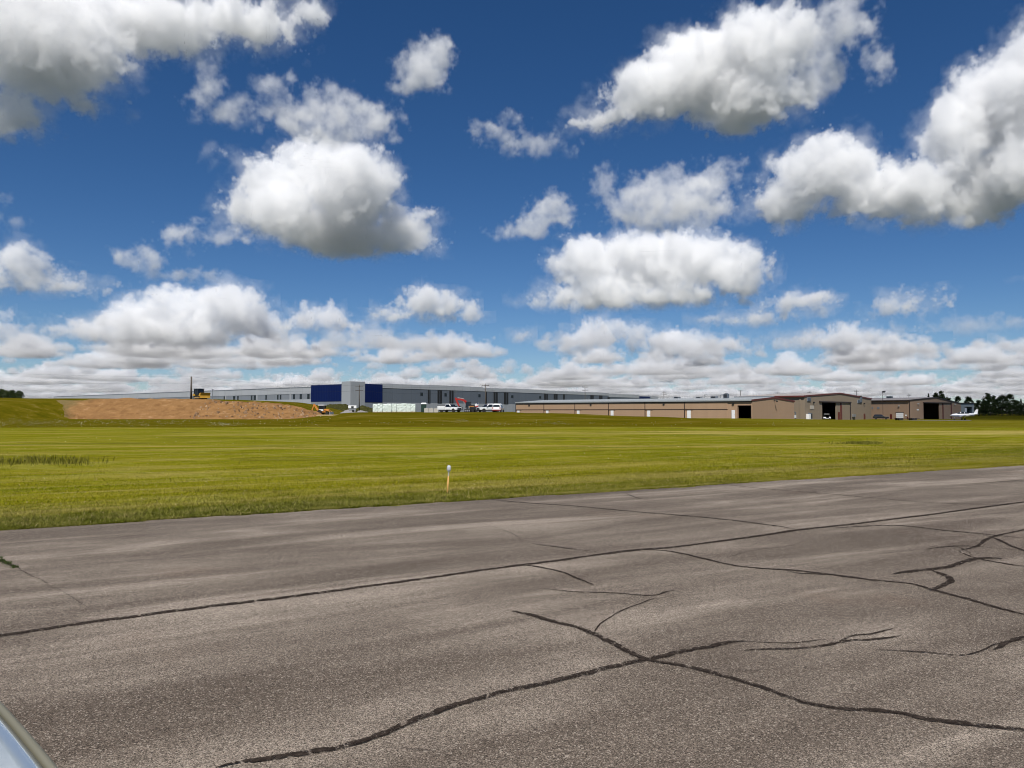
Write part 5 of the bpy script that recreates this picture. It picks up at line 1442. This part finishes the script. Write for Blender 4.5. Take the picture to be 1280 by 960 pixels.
cloud_deck(43000, 85000, 33000, 64000, 165, 230, 60, 8, .490, 3800, 1150)

# a small cloud behind the camera keeps the sun off the hangars on the right and the tree belt
SUN_EL = R(54); SUN_AZ = R(187)                       # clockwise from the view direction (+Y)
sdir = Vector((math.sin(SUN_AZ)*math.cos(SUN_EL), math.cos(SUN_AZ)*math.cos(SUN_EL), math.sin(SUN_EL)))
def shade_cloud():
    alt = 900.0; c = Vector((285, 330, 0)) + sdir*(alt/sdir.z)
    g = Field('shade_cloud_field'); P = g.pos()
    w = g.v('SUBTRACT', g.noise(P, 1/140, 3, .55, True), (.5, .5, .5)); Pw = g.v('ADD', P, g.v('SCALE', w, scale=90.0))
    s = g.m('SUBTRACT', 1.0, g.v('LENGTH', g.v('MULTIPLY', Pw, (1/215, 1/190, 1/60))))
    den = g.m('MULTIPLY', g.smooth(s, 0.0, .30), .0135); den = g.m('MULTIPLY', den, g.m('GREATER_THAN', den, .0002))
    g.volume(den, (-270, -250, -110), (270, 250, 110), (54, 50, 24), VAP)
    return vol_object(g, c)
shade_cloud()

# ================================================================= daylight
world = bpy.data.worlds.new('World'); scene.world = world; world.use_nodes = True
nt = world.node_tree; bg = nt.nodes['Background']
sky = nt.nodes.new('ShaderNodeTexSky'); sky.sky_type = 'NISHITA'; sky.sun_disc = False
sky.sun_elevation = SUN_EL; sky.sun_rotation = SUN_AZ; sky.altitude = 400
sky.air_density = .75; sky.dust_density = .35; sky.ozone_density = 3.3
hs = nt.nodes.new('ShaderNodeHueSaturation'); hs.inputs['Saturation'].default_value = 1.25; hs.inputs['Hue'].default_value = .504
nt.links.new(sky.outputs[0], hs.inputs['Color']); nt.links.new(hs.outputs[0], bg.inputs['Color'])
bg.inputs['Strength'].default_value = .068
sun = bpy.data.lights.new('sun', 'SUN'); sun.energy = 5.0; sun.angle = R(.5); sun.color = (1, .955, .88)
so = bpy.data.objects.new('sun', sun); col.objects.link(so); so.rotation_euler = sdir.to_track_quat('Z', 'Y').to_euler(); so.location = (0, -20, 40)

# ================================================================= camera and render settings
cam = bpy.data.cameras.new('camera'); co = bpy.data.objects.new('camera', cam); col.objects.link(co)
co.location = (0, 0, CAMZ); co.rotation_euler = (math.pi/2+PITCH, 0, 0)
cam.sensor_width = 36; cam.lens = 36*F/1280; cam.clip_start = .05; cam.clip_end = 250000
scene.camera = co
vsn = scene.view_settings; vsn.view_transform = 'Standard'; vsn.look = 'None'; vsn.exposure = .2; vsn.gamma = 1; vsn.use_curve_mapping = False
cy = scene.cycles
scene.render.filter_size = 1.1; cy.pixel_filter_type = 'BLACKMAN_HARRIS'; cy.filter_width = 1.05
cy.use_denoising = True; cy.denoising_input_passes = 'RGB_ALBEDO_NORMAL'
cy.use_adaptive_sampling = True; cy.adaptive_threshold = .04
cy.max_bounces = 14; cy.diffuse_bounces = 2; cy.glossy_bounces = 3; cy.transmission_bounces = 4; cy.volume_bounces = 12
cy.volume_step_rate = 2.5; cy.volume_max_steps = 512
cy.caustics_reflective = False; cy.caustics_refractive = False; cy.sample_clamp_indirect = 4
